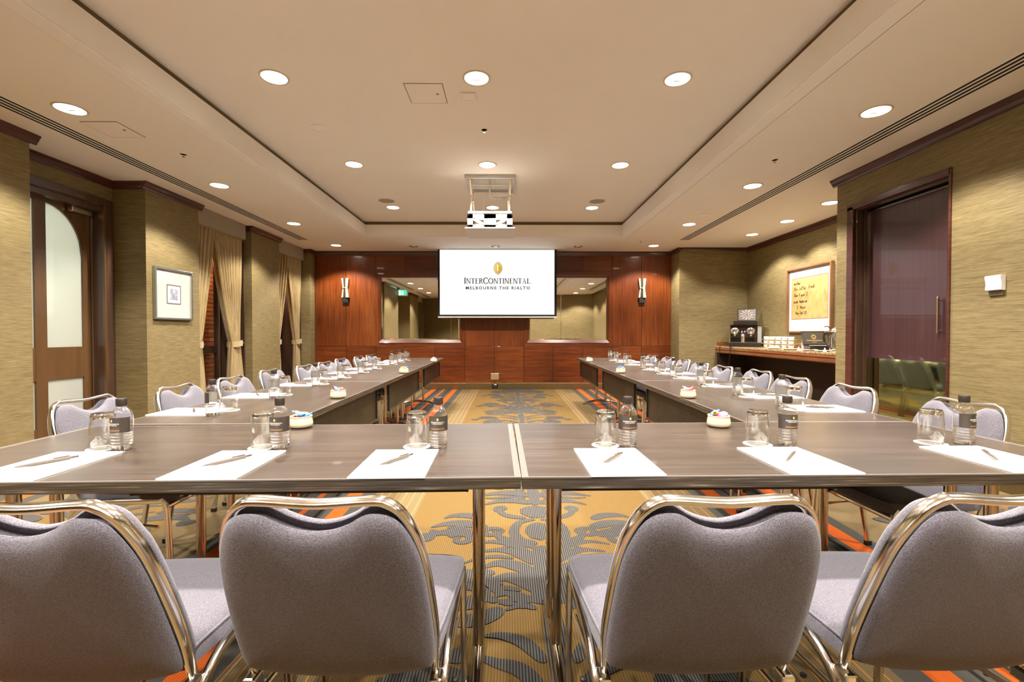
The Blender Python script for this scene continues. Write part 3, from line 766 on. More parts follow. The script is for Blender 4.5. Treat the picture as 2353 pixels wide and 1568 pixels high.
# ------------------------------------------------------------------ lettering
def serif(mb, ch, x, h):
    """classical capitals drawn as polygons; returns the advance"""
    def rect(a, b, c, d): mb.poly([(x + a * h, b * h), (x + c * h, b * h), (x + c * h, d * h), (x + a * h, d * h)])
    def quad(*p): mb.poly([(x + a * h, b * h) for a, b in p])
    def arc(cx, cyy, rx, ry, a0, a1, wt, wn, n=22):
        pts = []; ws = []
        for i in range(n + 1):
            a = R(a0 + (a1 - a0) * i / n)
            pts.append((x + (cx + rx * math.cos(a)) * h, (cyy + ry * math.sin(a)) * h)); ws.append((wn + (wt - wn) * abs(math.cos(a))) * h / 2)
        mb.ribbon(pts, ws)
    S = 0.165; T = 0.095; q = 0.06
    def stem(a, w_=S, bot=True, top=True):
        rect(a, 0, a + w_, 1)
        if bot: rect(a - 0.07, 0, a + w_ + 0.07, q)
        if top: rect(a - 0.07, 1 - q, a + w_ + 0.07, 1)
    if ch == 'I': stem(0.09); return 0.33
    if ch == 'N':
        stem(0.09, T, True, False); rect(0.0, 1 - q, 0.16, 1); quad((0.08, 1), (0.24, 1), (0.76, 0), (0.62, 0)); stem(0.69, T, False, True); return 0.86
    if ch == 'T': rect(0, 1 - 0.07, 0.72, 1); quad((0, 1), (0.04, 1), (0.03, 0.80), (0, 0.80)); quad((0.68, 1), (0.72, 1), (0.72, 0.80), (0.69, 0.80)); stem(0.295, S, True, False); return 0.74
    if ch == 'E':
        stem(0.09); rect(0.2, 0.935, 0.58, 1); rect(0.2, 0.49, 0.50, 0.55); rect(0.2, 0, 0.60, 0.065); quad((0.55, 1), (0.58, 1), (0.58, 0.82), (0.555, 0.82)); quad((0.575, 0), (0.60, 0), (0.625, 0.20), (0.60, 0.20)); rect(0.475, 0.43, 0.50, 0.61); return 0.66
    if ch == 'R':
        stem(0.09); arc(0.30, 0.755, 0.26, 0.215, -90, 90, S, T); rect(0.2, 0.515, 0.31, 0.57); rect(0.2, 0.94, 0.31, 1); quad((0.30, 0.54), (0.44, 0.54), (0.76, 0.0), (0.60, 0.0)); rect(0.60, 0, 0.80, q); return 0.76
    if ch == 'C': arc(0.47, 0.5, 0.40, 0.49, 45, 318, S, T); quad((0.70, 0.93), (0.76, 0.93), (0.77, 0.68), (0.74, 0.68)); return 0.82
    if ch == 'O': arc(0.47, 0.5, 0.40, 0.48, 0, 360, S, T, 32); return 0.95
    if ch == 'A':
        quad((0.10, 0), (0.16, 0), (0.42, 1), (0.37, 1)); quad((0.62, 0), (0.76, 0), (0.44, 1), (0.35, 1)); rect(0.20, 0.33, 0.62, 0.39); rect(0.0, 0, 0.25, q); rect(0.54, 0, 0.86, q); return 0.84
    if ch == 'L': stem(0.09); rect(0.2, 0, 0.56, 0.065); quad((0.53, 0), (0.56, 0), (0.59, 0.22), (0.56, 0.22)); return 0.60
    return 0.4
def hotel_name(mb, width):
    """INTERCONTINENTAL in capitals and small capitals, baseline at 0, left at 0"""
    tmp = MB(); x = 0
    for i, ch in enumerate('INTERCONTINENTAL'):
        hh = 1.12 if i in (0, 5) else 1.0
        x += serif(tmp, ch, x, hh) * hh + 0.055
    k = width / x
    mb._add([(a * k, b * k, c) for a, b, c in tmp.v], tmp.f); return k
def sans(mb, text, width, height, spacing=1.0):
    cu = bpy.data.curves.new('lettering', 'FONT'); cu.body = text; cu.space_character = spacing; cu.resolution_u = 2; cu.offset = 0.018
    ob = bpy.data.objects.new('lettering', cu); C.objects.link(ob)
    dg = bpy.context.evaluated_depsgraph_get(); me = bpy.data.meshes.new_from_object(ob.evaluated_get(dg))
    xs = [v.co.x for v in me.vertices]; ys = [v.co.y for v in me.vertices]
    x0, x1, y1 = min(xs), max(xs), max(ys); kx = width / (x1 - x0); ky = height / y1
    mb._add([((v.co.x - x0) * kx, v.co.y * ky, 0) for v in me.vertices], [tuple(p.vertices) for p in me.polygons])
    bpy.data.objects.remove(ob); bpy.data.curves.remove(cu); bpy.data.meshes.remove(me)
def leaf(hw, hh, n=12):
    r = (hw * hw + hh * hh) / (2 * hw); a = math.asin(hh / r); pts = []
    for s in (1, -1):
        for i in range(n):
            q = -a + 2 * a * i / n
            pts.append((s * (r * math.cos(q) - r + hw), s * r * math.sin(q)))
    return pts

# ------------------------------------------------------------------ projection screen with projected logo
t = thing('projection_screen', (-0.214, 8.95, 0), 0, 'white drop-down projection screen showing a hotel logo', 'screen')
MB().box(-1.35, 1.35, -0.05, 0.07, ZS - 0.012, ZS).build('ceiling_slot', M['ceiling_trim'], t)
MB().box(-1.165, 1.165, 0.0, 0.006, 1.475, 2.79).build('border', M['blackmatte'], t)
sf = MB().box(-1.128, 1.120, -0.003, 0.001, 1.508, 2.779).build('projected_image', M['screen'], t)
MB().box(-1.165, 1.175, -0.014, 0.016, 1.448, 1.472).build('weight_bar', M['white'], t, bevel=0.005)
rotx = Matrix.Rotation(R(90), 4, 'X')
def onscreen(px, py, y): return Matrix.Translation((px, y, py)) @ rotx
m = MB(onscreen(-0.655, 2.117, -0.0045)); hotel_name(m, 1.30); m.build('lettering', M['screen_text'], sf, label='INTERCONTINENTAL lettering')
m = MB(onscreen(0.655, 2.122, -0.0045)); m.poly([(0.008 * math.cos(a), 0.008 * math.sin(a)) for a in [k * math.pi / 5 for k in range(10)]]); m.build('registered_mark', M['print_faint'], sf)
m = MB(onscreen(-0.618, 2.004, -0.0045)); sans(m, 'MELBOURNE THE RIALTO', 1.255, 0.058, 1.35); m.build('lettering', M['screen_text'], sf, label='MELBOURNE THE RIALTO lettering')
MB(onscreen(0.012, 2.417, -0.0045)).poly(leaf(0.084, 0.124)).build('logo_outline', M['screen_text'], sf)
MB(onscreen(0.011, 2.417, -0.0055)).poly(leaf(0.078, 0.117)).build('logo_rim', emit('logo_cream', (1.0, 0.93, 0.6), 0.16), sf)
def mk_gold():
    g = NT('logo_gold'); co = g.coord('Object'); sp = g.n.new('ShaderNodeSeparateXYZ'); g.link(co, sp.inputs[0])
    f = g.math('ADD', g.math('MULTIPLY', sp.outputs[0], 4.0), 0.42)
    f = g.math('ADD', f, g.math('MULTIPLY', g.math('SUBTRACT', 2.40, sp.outputs[2]), 2.0))
    c = g.ramp(f, [(0.05, (1.0, 0.90, 0.25)), (0.35, (0.95, 0.68, 0.06)), (0.75, (0.72, 0.40, 0.02))])
    g.set(c, 0.8); g.link(c, g.b.inputs['Emission Color']); g.b.inputs['Emission Strength'].default_value = 0.10
    return g.m
MB(onscreen(0.011, 2.417, -0.0062)).poly(leaf(0.068, 0.105)).build('logo_leaf', mk_gold(), sf)
m = MB(onscreen(-0.014, 2.362, -0.007)); serif(m, 'I', 0.0, 0.115); m.build('logo_letter', M['screen'], sf)

# ------------------------------------------------------------------ projector lift
t = thing('projector_lift', (-0.2225, 5.5, 0), 0, 'white motorised projector lift hanging through the ceiling hatch', 'projector')
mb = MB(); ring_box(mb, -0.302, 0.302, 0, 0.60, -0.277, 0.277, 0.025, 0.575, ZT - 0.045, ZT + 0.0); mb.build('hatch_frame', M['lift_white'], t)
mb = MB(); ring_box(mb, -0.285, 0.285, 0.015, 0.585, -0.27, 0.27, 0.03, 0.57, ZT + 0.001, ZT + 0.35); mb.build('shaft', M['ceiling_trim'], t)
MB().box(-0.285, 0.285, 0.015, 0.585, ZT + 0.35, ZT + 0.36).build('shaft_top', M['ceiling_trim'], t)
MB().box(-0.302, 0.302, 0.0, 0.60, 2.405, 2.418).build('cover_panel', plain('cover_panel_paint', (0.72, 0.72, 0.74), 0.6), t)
ZB0, ZB1 = 2.419, 2.578
# front panel with four openings: bars and diagonals
def bar(mb, a, b, wd, y0, y1):
    dx, dz = b[0] - a[0], b[1] - a[1]; L = math.hypot(dx, dz); nx, nz = -dz / L * wd / 2, dx / L * wd / 2
    p = [(a[0] + nx, a[1] + nz), (a[0] - nx, a[1] - nz), (b[0] - nx, b[1] - nz), (b[0] + nx, b[1] + nz)]
    mb._add([(x, y0, z) for x, z in p] + [(x, y1, z) for x, z in p], [(0, 1, 2, 3), (4, 7, 6, 5), (0, 4, 5, 1), (1, 5, 6, 2), (2, 6, 7, 3), (3, 7, 4, 0)])
yF = (0.030, 0.036)
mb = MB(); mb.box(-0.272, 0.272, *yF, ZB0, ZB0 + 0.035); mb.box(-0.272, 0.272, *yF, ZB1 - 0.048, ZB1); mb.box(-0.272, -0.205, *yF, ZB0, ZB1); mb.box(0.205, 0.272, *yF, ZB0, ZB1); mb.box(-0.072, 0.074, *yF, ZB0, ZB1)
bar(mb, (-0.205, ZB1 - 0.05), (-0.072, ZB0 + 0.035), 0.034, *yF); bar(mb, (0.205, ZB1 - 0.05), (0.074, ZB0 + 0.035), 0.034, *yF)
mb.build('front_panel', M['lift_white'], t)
MB().box(-0.272, 0.272, 0.56, 0.566, ZB0, ZB1).build('rear_panel', M['lift_white'], t)
for s in (-1, 1): MB().box(s * 0.27 - 0.003, s * 0.27 + 0.003, 0.036, 0.56, ZB0, ZB1).build('side_panel', M['lift_white'], t)
pj = MB().box(-0.20, 0.20, 0.075, 0.45, ZB0 + 0.01, ZB0 + 0.12).build('projector_body', plain('projector_grey', (0.62, 0.55, 0.45), 0.5), t, bevel=0.01)
for k, (x, wd) in enumerate(((-0.05, 0.012), (-0.03, 0.012), (-0.01, 0.012), (0.01, 0.012), (0.03, 0.016), (-0.04, 0.05))):
    MB().box(x - wd / 2, x + wd / 2, 0.0285, 0.0302, ZB0 + (0.088 if k < 5 else 0.058), ZB0 + (0.10 if k < 5 else 0.064)).build('port', plain('port_grey', (0.18, 0.13, 0.09), 0.6), t)
for s in (-1, 1):
    for zz in (0.02, 0.145): MB().cyl((s * 0.258, 0.0285, ZB0 + zz), (s * 0.258, 0.031, ZB0 + zz), 0.004, n=8).build('screw', M['black'], t)
MB().box(-0.265, 0.265, 0.03, 0.57, 2.590, 2.618).build('carriage', M['lift_white'], t, bevel=0.003)
MB().box(-0.25, 0.25, 0.05, 0.55, ZB1, 2.590).build('carriage_gap', plain('lift_beige', (0.66, 0.56, 0.42), 0.6), t)
lm = plain('lift_arm_cream', (0.74, 0.64, 0.49), 0.5)
for s in (-1, 1):
    MB().tube([(s * 0.232, 0.06, 2.62), (s * 0.245, 0.30, 2.80), (s * 0.245, 0.10, 3.02)], 0.011, 6).build('scissor_arm', lm, t)
    MB().tube([(s * 0.212, 0.50, 2.62), (s * 0.222, 0.25, 2.80), (s * 0.225, 0.50, 3.03)], 0.010, 6).build('scissor_arm', lm, t)
    MB().tube([(s * 0.235, 0.10, 2.62), (s * 0.242, 0.30, 3.0), (s * 0.235, 0.30, 3.2)], 0.012, 6).build('guide_rail', lm, t)
    MB().tube([(s * 0.085 + 0.0, 0.06, 2.62), (s * 0.055, 0.28, 3.2)], 0.002, 5).build('lift_cable', M['steel'], t)
for y, z in ((0.30, 3.02), (0.55, 3.0)): MB().tube([(-0.22, y, z), (0.22, y, z)], 0.009, 6).build('cross_bar', lm, t)
MB().tube(spline([(-0.015, 0.35, 3.3), (-0.015, 0.36, 3.05), (-0.01, 0.42, 2.93), (0.04, 0.45, 2.89), (0.20, 0.45, 2.90), (0.225, 0.45, 2.86), (0.205, 0.42, 2.75), (0.225, 0.35, 2.66), (0.19, 0.2, 2.625)], 5), 0.014, 8).build('cable_loom', plain('cable_grey', (0.50, 0.47, 0.42), 0.5), t, 60)
MB().tube(spline([(0.10, 0.12, 2.628), (0.14, 0.15, 2.64), (0.17, 0.12, 2.63), (0.21, 0.18, 2.63)], 4), 0.007, 6).build('loose_cable', M['lift_white'], t, 60)

# ------------------------------------------------------------------ glazed double-arch door (curtain side)
t = thing('door_1', (-4.5, 3.885, 0)); t['kind'] = 'structure'; t['label'] = 'brown glazed door with arched frosted panes and closer'
MY = Matrix(((0, 0, 1, 0), (1, 0, 0, 0), (0, 1, 0, 0), (0, 0, 0, 1)))    # local (a,b,c) -> x=c, y=a, z=b
DW = 1.04; sA, sB = 0.085, 0.38
cols = [(sA, sA + sB), (DW - sA - sB, DW - sA)]
ZA, ZBm, ZC = 0.22, 0.68, 1.00; ZTOP = 2.41; ZD = 2.49
# solid rails and stiles (the leaf with its openings cut)
def arch_y(k): return 1.93 + (ZTOP - 1.93) * math.sqrt(max(0.0, 1 - k * k))
for a, b in ((0, sA), (cols[0][1], cols[1][0]), (DW - sA, DW)): MB(MY).box(a, b, 0, ZD, -0.022, 0.022).build('stile', M['door_brown'], t)
for z0, z1 in ((0, ZA), (ZBm, ZC)):
    for a, b in cols: MB(MY).box(a, b, z0, z1, -0.02, 0.02).build('rail', M['door_brown'], t)
for i, (a, b) in enumerate(cols):
    pts = []
    for k in range(17):
        f = k / 16; y = a + (b - a) * f; kk = (1 - f) if i == 0 else f
        pts.append((y, arch_y(kk)))
    mb = MB(MY); n = len(pts)
    P3 = [(y, z, c) for c in (-0.02, 0.02) for y, z in pts] + [(y, ZD, c) for c in (-0.02, 0.02) for y, z in pts]
    F = []
    for c in range(2):
        for k in range(n - 1): F.append((c * n + k, c * n + k + 1, 2 * n + c * n + k + 1, 2 * n + c * n + k))
    for k in range(n - 1): F.append((k, k + 1, n + k + 1, n + k))
    mb._add(P3, F); mb.build('arched_rail', M['door_brown'], t)
    MB(MY).box(a - 0.004, b + 0.004, ZC - 0.004, ZTOP + 0.03, -0.004, 0.004).build('pane', M['frost'], t, label='frosted pale green arched pane')
    MB(MY).box(a - 0.004, b + 0.004, ZA - 0.004, ZBm + 0.004, -0.004, 0.004).build('pane', M['frost'], t, label='frosted pale green lower pane')
mb = MB(); mb.box(DX - 0.26, DX - 0.001, 4.928, 4.939, 0, 2.5); struct(mb.build('trim_5', M['frame_wood']))
for a, b, c_, d, z0, z1 in ((DX - 0.0, DX + 0.022, 4.94, 5.05, 0, 2.58), (DX, DX + 0.022, 3.80, 3.875, 0, 2.58), (DX, DX + 0.03, 3.875, 4.94, 2.50, 2.58)):
    struct(MB().box(a, b, c_, d, z0, z1).build('trim_6', M['frame_wood'], bevel=0.006))
struct(MB().box(DX + 0.0, DX + 0.026, 4.925, 4.942, 0, 2.505).build('trim_7', M['door_brown']))
struct(MB().box(-4.47, -4.455, 4.925, 4.938, 0, 2.49).build('trim_7', M['nickel']))
cl = thing('door_closer', (-4.47, 4.72, 2.38), 0, 'silver overhead closer on the glazed brown door', 'door closer')
MB().box(0, 0.05, -0.05, 0.17, 0, 0.06).build('body', M['nickel'], cl, bevel=0.006)
MB().tube([(0.025, 0.02, 0.06), (0.10, -0.12, 0.085), (0.03, -0.34, 0.105)], 0.009, 6).build('arm', M['nickel'], cl)
struct(MB().box(-4.62, -4.36, 3.87, 4.94, 2.44, 2.50).build('trim_5', M['frame_wood']))
# corridor behind the glazed door; far divider added to keep its light off the bricks
for nm, a in (('wall_left', (-6.5, -6.4, 3.3, 5.6, 0, ZS)), ('wall_left', (-6.5, -4.9, 5.0, 5.04, 0, ZS)), ('wall_left', (-6.5, -4.9, 3.72, 3.78, 0, ZS))):
    struct(MB().box(*a).build(nm, M['ceiling_trim']))
lt = bpy.data.lights.new('added_corridor_light', 'AREA'); lt.energy = 15; lt.size = 0.6; lt.color = (0.93, 1.0, 0.93)  # unseen light added behind the door to brighten the frosted panes
o = bpy.data.objects.new('added_corridor_light', lt); C.objects.link(o); o.location = (-5.55, 4.4, 2.75)

# ------------------------------------------------------------------ pocket door (sideboard side)
t = thing('door_2', (3.70, 3.66, 0)); t['kind'] = 'structure'; t['label'] = 'dark red sliding door with brass kick plate and bronze pull'
MB().box(0, 0.045, 0, 1.02, 0.005, 2.385).build('leaf', M['door_purple'], t)
def mk_kick():
    g = NT('scratched_brass'); n = g.noise(g.coord('Position', (1, 4, 90)), 1.0, 4)
    r = g.math('ADD', g.math('MULTIPLY', n, 0.08), 0.01)
    return g.set((0.56, 0.64, 0.33), r, 1.0)
MB().box(-0.003, 0, 0.03, 1.015, 0.01, 0.89).build('kick_plate', mk_kick(), t, label='polished brass kick plate')
pl = MB().box(-0.035, -0.018, 0.200, 0.214, 1.135, 1.45).build('pull_handle', M['pull'], t, bevel=0.004)
for z in (1.16, 1.425): MB().cyl((-0.02, 0.208, z), (0, 0.208, z), 0.007, n=10).build('standoff', M['pull'], t)
MB().box(-0.004, 0.0, 0.985, 1.015, 0.89, 2.385).build('edge_strip', M['nickel'], t)
MB().box(-0.004, 0.0, 0.0, 1.015, 2.375, 2.39).build('edge_strip', M['nickel'], t)
for a in ((XR - 0.012, XR + 0.02, 4.68, 4.765, 0, 2.45), (XR + 0.02, XR + 0.06, 4.665, 4.70, 0, 2.44), (XR + 0.06, XR + 0.10, 4.672, 4.70, 0, 2.43), (XR + 0.10, XR + 0.14, 4.66, 4.69, 0, 2.42),
          (XR - 0.012, XR + 0.02, 3.645, 4.765, 2.41, 2.475), (XR + 0.02, XR + 0.08, 3.66, 4.68, 2.40, 2.45), (XR + 0.08, XR + 0.14, 3.66, 4.68, 2.41, 2.45), (XR - 0.012, XR + 0.14, 3.640, 3.664, 0, 2.475)):
    struct(MB().box(*a).build('trim_8', M['frame_wood'] if a[0] > XR else M['crown'], bevel=0.006))
struct(MB().box(XR + 0.20, XR + 0.22, 3.5, 4.9, 0, 2.5).build('wall_right', M['dark_recess']))
# wall control
t = thing('wall_controller', (XR, 3.29, 1.45), 0, 'small curved white wall controller beside the sliding door', 'wall control')
m = MB(Matrix.Translation((0, 0, 0)))
pts = spline([(-0.0, 0.0), (-0.032, 0.004), (-0.030, 0.05), (-0.038, 0.105), (-0.0, 0.108)], 4)
m._add([(x, y, z) for y in (-0.055, 0.055) for x, z in pts], [tuple(range(len(pts))), tuple(range(len(pts), 2 * len(pts)))[::-1]] + [(i, (i + 1) % len(pts), len(pts) + (i + 1) % len(pts), len(pts) + i) for i in range(len(pts))])
m.build('cover', M['white'], t, 40)
MB().box(-0.012, 0, -0.05, 0.05, -0.035, 0.005).build('painted_shadow', plain('shadow_brown', (0.11, 0.085, 0.05), 0.6), t)  # brown block below the cover stands in for its cast shadow

# ------------------------------------------------------------------ windows, curtains, pelmets
def window(y0, y1, n):
    t = thing('window_%d' % n, (-4.5, y0, 0)); t['kind'] = 'structure'
    w_ = y1 - y0; fw = 0.09
    for a, b in ((0, fw), (w_ - fw, w_)): MB().box(-0.03, 0.03, a, b, 0, 2.6).build('frame', M['frame_wood'], t)
    for z0, z1 in ((0.0, 0.2), (0.84, 0.95), (2.5, 2.6)): MB().box(-0.028, 0.028, fw, w_ - fw, z0, z1).build('frame', M['frame_wood'], t)
    for a, b in ((fw, w_ - fw),):
        for z0, z1 in ((0.2, 0.84), (0.95, 2.5)): MB().box(-0.003, 0.003, a, b, z0, z1).build('pane', M['window_glass'], t)
    struct(MB().box(-4.62, -4.46, y0, y1, 2.6, ZS).build('wall_left', M['wall']))
    struct(MB().box(-4.45, -4.10, y1 - 0.03, y1 - 0.002, 0, ZS - 0.25).build('trim_9', M['frame_wood']))
window(5.92, 7.13, 1); window(7.98, 9.05, 2)
window(-2.75, -1.6, 3)
def pelmet(y0, y1, lab):
    t = thing('curtain_pelmet', (-4.11, (y0 + y1) / 2, 2.57), 0, lab, 'pelmet', 'cloth pelmets')
    MB().box(-0.09, 0.09, y0 - (y0 + y1) / 2, y1 - (y0 + y1) / 2, 0, 0.229).build('board', M['pelmet'], t, bevel=0.006)
    MB().tube([(0.091, y0 - (y0 + y1) / 2, 0.008), (0.091, y1 - (y0 + y1) / 2, 0.008)], 0.006, 6).build('piping', M['pelmet'], t)
pelmet(5.925, 7.03, 'fabric pelmet over the window beside the framed picture'); pelmet(7.985, 9.0, 'fabric pelmet over the window nearest the panelled wall'); pelmet(-2.7, -1.62, 'fabric pelmet over the window behind the camera')
def curtain(ya, yb, ta, tb, ba, bb, lab, x=-4.10, ztie=0.985, folds=7):
    """hangs from ya..yb, gathered to ta..tb at the tieback, ba..bb at the floor"""
    t = thing('tied_curtain', (x, (ya + yb) / 2, 0), 0, lab, 'curtain', 'gold silk curtains'); c0 = (ya + yb) / 2
    ph = random.uniform(0, 6)
    def edge(z):
        if z > ztie:
            f = (z - ztie) / (2.57 - ztie); s_ = f ** 0.8
            return ta + (ya - ta) * s_, tb + (yb - tb) * s_
        f = min(1.0, (ztie - z) / (ztie * 0.9)); s_ = f ** 0.55
        return ta + (ba - ta) * s_, tb + (bb - tb) * s_
    def fn(u, v):
        z = 0.015 + 2.56 * v; a, b = edge(z); wd = b - a
        amp = min(0.05, 0.30 * wd / folds + 0.012)
        g = 2 * math.pi * folds * (u + 0.02 * math.sin(9 * u + 3 * v))
        y = a + wd * u + 0.2 * amp * math.sin(2 * g + ph)
        return (amp * math.sin(g + ph) + 0.018 * math.sin(3.1 * u + 5 * v), y - c0, z)
    MB().grid(fn, folds * 12 + 1, 44).build('drape', M['silk'], t, 180)
    def back(u, v): p = fn(u, v); return (p[0] - 0.03, p[1], p[2])
    MB().grid(back, folds * 12 + 1, 44).build('lining', M['silk'], t, 180)
    mb = MB(); n = 28; mid = (ta + tb) / 2 - c0; hw = (tb - ta) / 2 + 0.014
    def band(u, v): a = 2 * math.pi * u; return (0.075 * math.sin(a) - 0.012, mid + hw * math.cos(a), ztie - 0.042 + 0.085 * v + 0.012 * math.cos(a))
    mb.grid(band, n, 4, True); mb.build('tieback', M['silk'], t, 60)
    MB().lathe([(0, 0.0), (0.012, 0.004), (0.014, 0.014), (0, 0.024)], 10, (0.02, tb - c0 + 0.02, ztie)).build('tieback_hook', M['nickel'], t, 60)
curtain(5.94, 6.33, 5.94, 6.11, 5.95, 6.19, 'narrow gold curtain beside the framed picture', folds=6)
curtain(6.36, 7.02, 6.74, 7.02, 6.66, 7.09, 'wide gold curtain tied back before the second pier', folds=9)
curtain(8.0, 8.46, 8.0, 8.20, 8.0, 8.26, 'narrow gold curtain just past the second pier', folds=6)
curtain(8.48, 9.0, 8.76, 9.0, 8.72, 9.02, 'gold curtain tied back nearest the panelled wall', folds=7)
curtain(-2.2, -1.65, -2.0, -1.68, -2.05, -1.65, 'gold curtain behind the camera', folds=7)
# brick wall outside the first window
bw = struct(MB().box(-5.42, -5.30, 6.1, 9.1, 0, 2.7).build('wall_exterior', M['mortar']))
bme = None
for r_ in range(35):
    for c_ in range(13):
        y = 6.12 + c_ * 0.23 + (0.115 if r_ % 2 else 0); z = 0.01 + r_ * 0.076
        if bme is None:
            bo = MB().box(0, 0.022, 0, 0.218, 0, 0.065).build('brick', M['brick'], bw); bme = bo.data
        else:
            bo = bpy.data.objects.new('brick', bme); C.objects.link(bo); bo.parent = bw
        bo.location = (-5.305 + random.uniform(-0.003, 0.003), y, z)
lt = bpy.data.lights.new('added_brick_light', 'POINT'); lt.energy = 14; lt.color = (1.0, 0.72, 0.42); lt.shadow_soft_size = 0.08  # unseen warm light added outside to brighten the bricks
o = bpy.data.objects.new('added_brick_light', lt); C.objects.link(o); o.location = (-4.95, 7.45, 2.3)
# picture on the pier
t = thing('framed_print', (XL, 5.45, 1.30), 0, 'framed small abstract print with wide cream mat on linen pier', 'picture')
hw = 0.305; HH = 0.60
def xbox(name, mat, x0, x1, y0, y1, z0, z1, par, **k): return MB().box(x0, x1, y0, y1, z0, z1).build(name, mat, par, **k)
fm = mk_metal('pewter_frame', (0.50, 0.56, 0.56), 0.30)
for a in ((-hw, hw, 0, 0.025), (-hw, hw, HH - 0.025, HH), (-hw, -hw + 0.025, 0.025, HH - 0.025), (hw - 0.025, hw, 0.025, HH - 0.025)): xbox('frame_rail', fm, 0.0, 0.035, *a, t, bevel=0.004)
xbox('mat_board', plain('cream_mat', (0.58, 0.53, 0.45), 0.8), 0.004, 0.016, -hw + 0.02, hw - 0.02, 0.02, HH - 0.02, t)
mb = MB(MY @ Matrix.Identity(4)); ring_box(mb, -0.115, 0.115, 0.185, 0.415, -0.10, 0.10, 0.20, 0.40, 0.016, 0.0185); mb.build('inner_mat_edge', plain('grey_slip', (0.16, 0.15, 0.15), 0.6), t)
xbox('print_border', plain('print_paper', (0.74, 0.72, 0.70), 0.8), 0.0155, 0.0172, -0.10, 0.10, 0.20, 0.40, t)
def mk_art():
    g = NT('blue_grey_abstract'); n = g.noise(g.coord('Object'), 26, 5, 0.8)
    return g.set(g.ramp(n, [(0.35, (0.10, 0.11, 0.17)), (0.5, (0.30, 0.31, 0.38)), (0.65, (0.62, 0.62, 0.64))]), 0.7)
xbox('artwork', mk_art(), 0.0165, 0.0180, -0.062, 0.062, 0.235, 0.365, t)
# exit sign seen in the mirror
t = thing('exit_sign', (-3.86, 2.02, 2.50), 0, 'green and white running-man exit sign reflected in the mirror', 'exit sign')
MB().box(-0.13, 0.22, -0.045, 0.045, 0, 0.23).build('case', M['white'], t, bevel=0.01)
MB().box(-0.10, 0.19, 0.046, 0.05, 0.02, 0.21).build('face', emit('exit_green', (0.02, 0.42, 0.25), 0.5), t)
ew = emit('exit_white', (1, 1, 1), 0.5)
for a in ((0.03, 0.06, 0.06, 0.14), (0.035, 0.055, 0.15, 0.18), (0.0, 0.03, 0.10, 0.12), (0.06, 0.09, 0.12, 0.14), (0.02, 0.035, 0.03, 0.07), (0.055, 0.085, 0.04, 0.06), (-0.08, -0.02, 0.03, 0.19)):
    MB().box(a[0], a[1], 0.0505, 0.053, a[2], a[3]).build('pictogram', ew, t)
# ------------------------------------------------------------------ sideboard in the alcove
ZC_ = 0.897
def mk_granite():
    g = NT('brown_granite'); v = g.n.new('ShaderNodeTexVoronoi'); v.inputs['Scale'].default_value = 60; g.link(g.coord('Position'), v.inputs['Vector'])
    n = g.noise(g.coord('Position'), 30, 4); k = g.math('ADD', g.math('MULTIPLY', v.outputs['Distance'], 0.8), g.math('MULTIPLY', n, 0.5))
    return g.set(g.ramp(k, [(0.25, (0.03, 0.018, 0.01)), (0.5, (0.20, 0.12, 0.05)), (0.75, (0.50, 0.38, 0.20))]), 0.15)
t = thing('alcove_sideboard', (4.35, 6.88, 0), 0, 'built-in sideboard with granite top and mahogany moulding in the alcove', 'sideboard')
tb = Matrix.Translation((-4.35, -6.88, 0))
MB(tb).box(4.045, 4.648, 4.925, 8.828, ZC_ - 0.03, ZC_).build('worktop', mk_granite(), t, bevel=0.004)
prof = [(4.06, ZC_ - 0.031), (4.035, ZC_ - 0.036), (4.03, ZC_ - 0.06), (4.045, ZC_ - 0.075), (4.04, ZC_ - 0.12), (4.055, ZC_ - 0.135), (4.10, ZC_ - 0.135), (4.10, ZC_ - 0.031)]
m = MB(tb); k = len(prof); m._add([(x, y, z) for y in (4.925, 8.825) for x, z in prof], [tuple(range(k)), tuple(range(k, 2 * k))[::-1]] + [(i, (i + 1) % k, k + (i + 1) % k, k + i) for i in range(k)])
m.build('moulding', M['counter_wood'], t)
MB(tb).box(4.06, 4.64, 8.795, 8.825, 0, ZC_ - 0.03).build('end_panel', M['counter_dark'], t)
MB(tb).box(4.62, 4.645, 4.93, 8.795, 0, ZC_ - 0.03).build('back_panel', M['counter_dark'], t)
MB(tb).box(4.06, 4.64, 8.80, 8.826, ZC_, ZC_ + 0.075).build('upstand', M['counter_wood'], t)
MB(tb).box(4.625, 4.647, 4.93, 8.80, ZC_, ZC_ + 0.06).build('upstand', M['counter_wood'], t)
# coffee machine
t = thing('coffee_machine', (4.34, 8.30, ZC_ + 0.001), R(-26), 'black twin-head capsule coffee machine on the sideboard', 'coffee machine')
W2 = 0.26; gm = plain('machine_black_gloss', (0.022, 0.017, 0.015), 0.18); gy = plain('machine_grey_panel', (0.33, 0.32, 0.31), 0.35)
MB().box(-W2 - 0.01, W2, -0.22, -0.02, 0.0, 0.075).build('drip_tray', gm, t, bevel=0.008)
MB().box(-W2 - 0.01, W2, -0.222, -0.02, 0.075, 0.083).build('drip_grid', M['steel'], t)
MB().box(-W2 + 0.01, W2 - 0.07, -0.04, 0.20, 0.0, 0.385).build('body', gm, t, bevel=0.01)
MB().box(W2 - 0.068, W2 + 0.0, -0.07, 0.20, 0.06, 0.385).build('water_tank', gy, t, bevel=0.008)
MB().box(-W2, -W2 + 0.012, -0.08, 0.18, 0.06, 0.385).build('side_trim', M['steel'], t)
MB().box(-W2, W2, -0.09, 0.20, 0.385, 0.40).build('top_plate', gm, t, bevel=0.003)
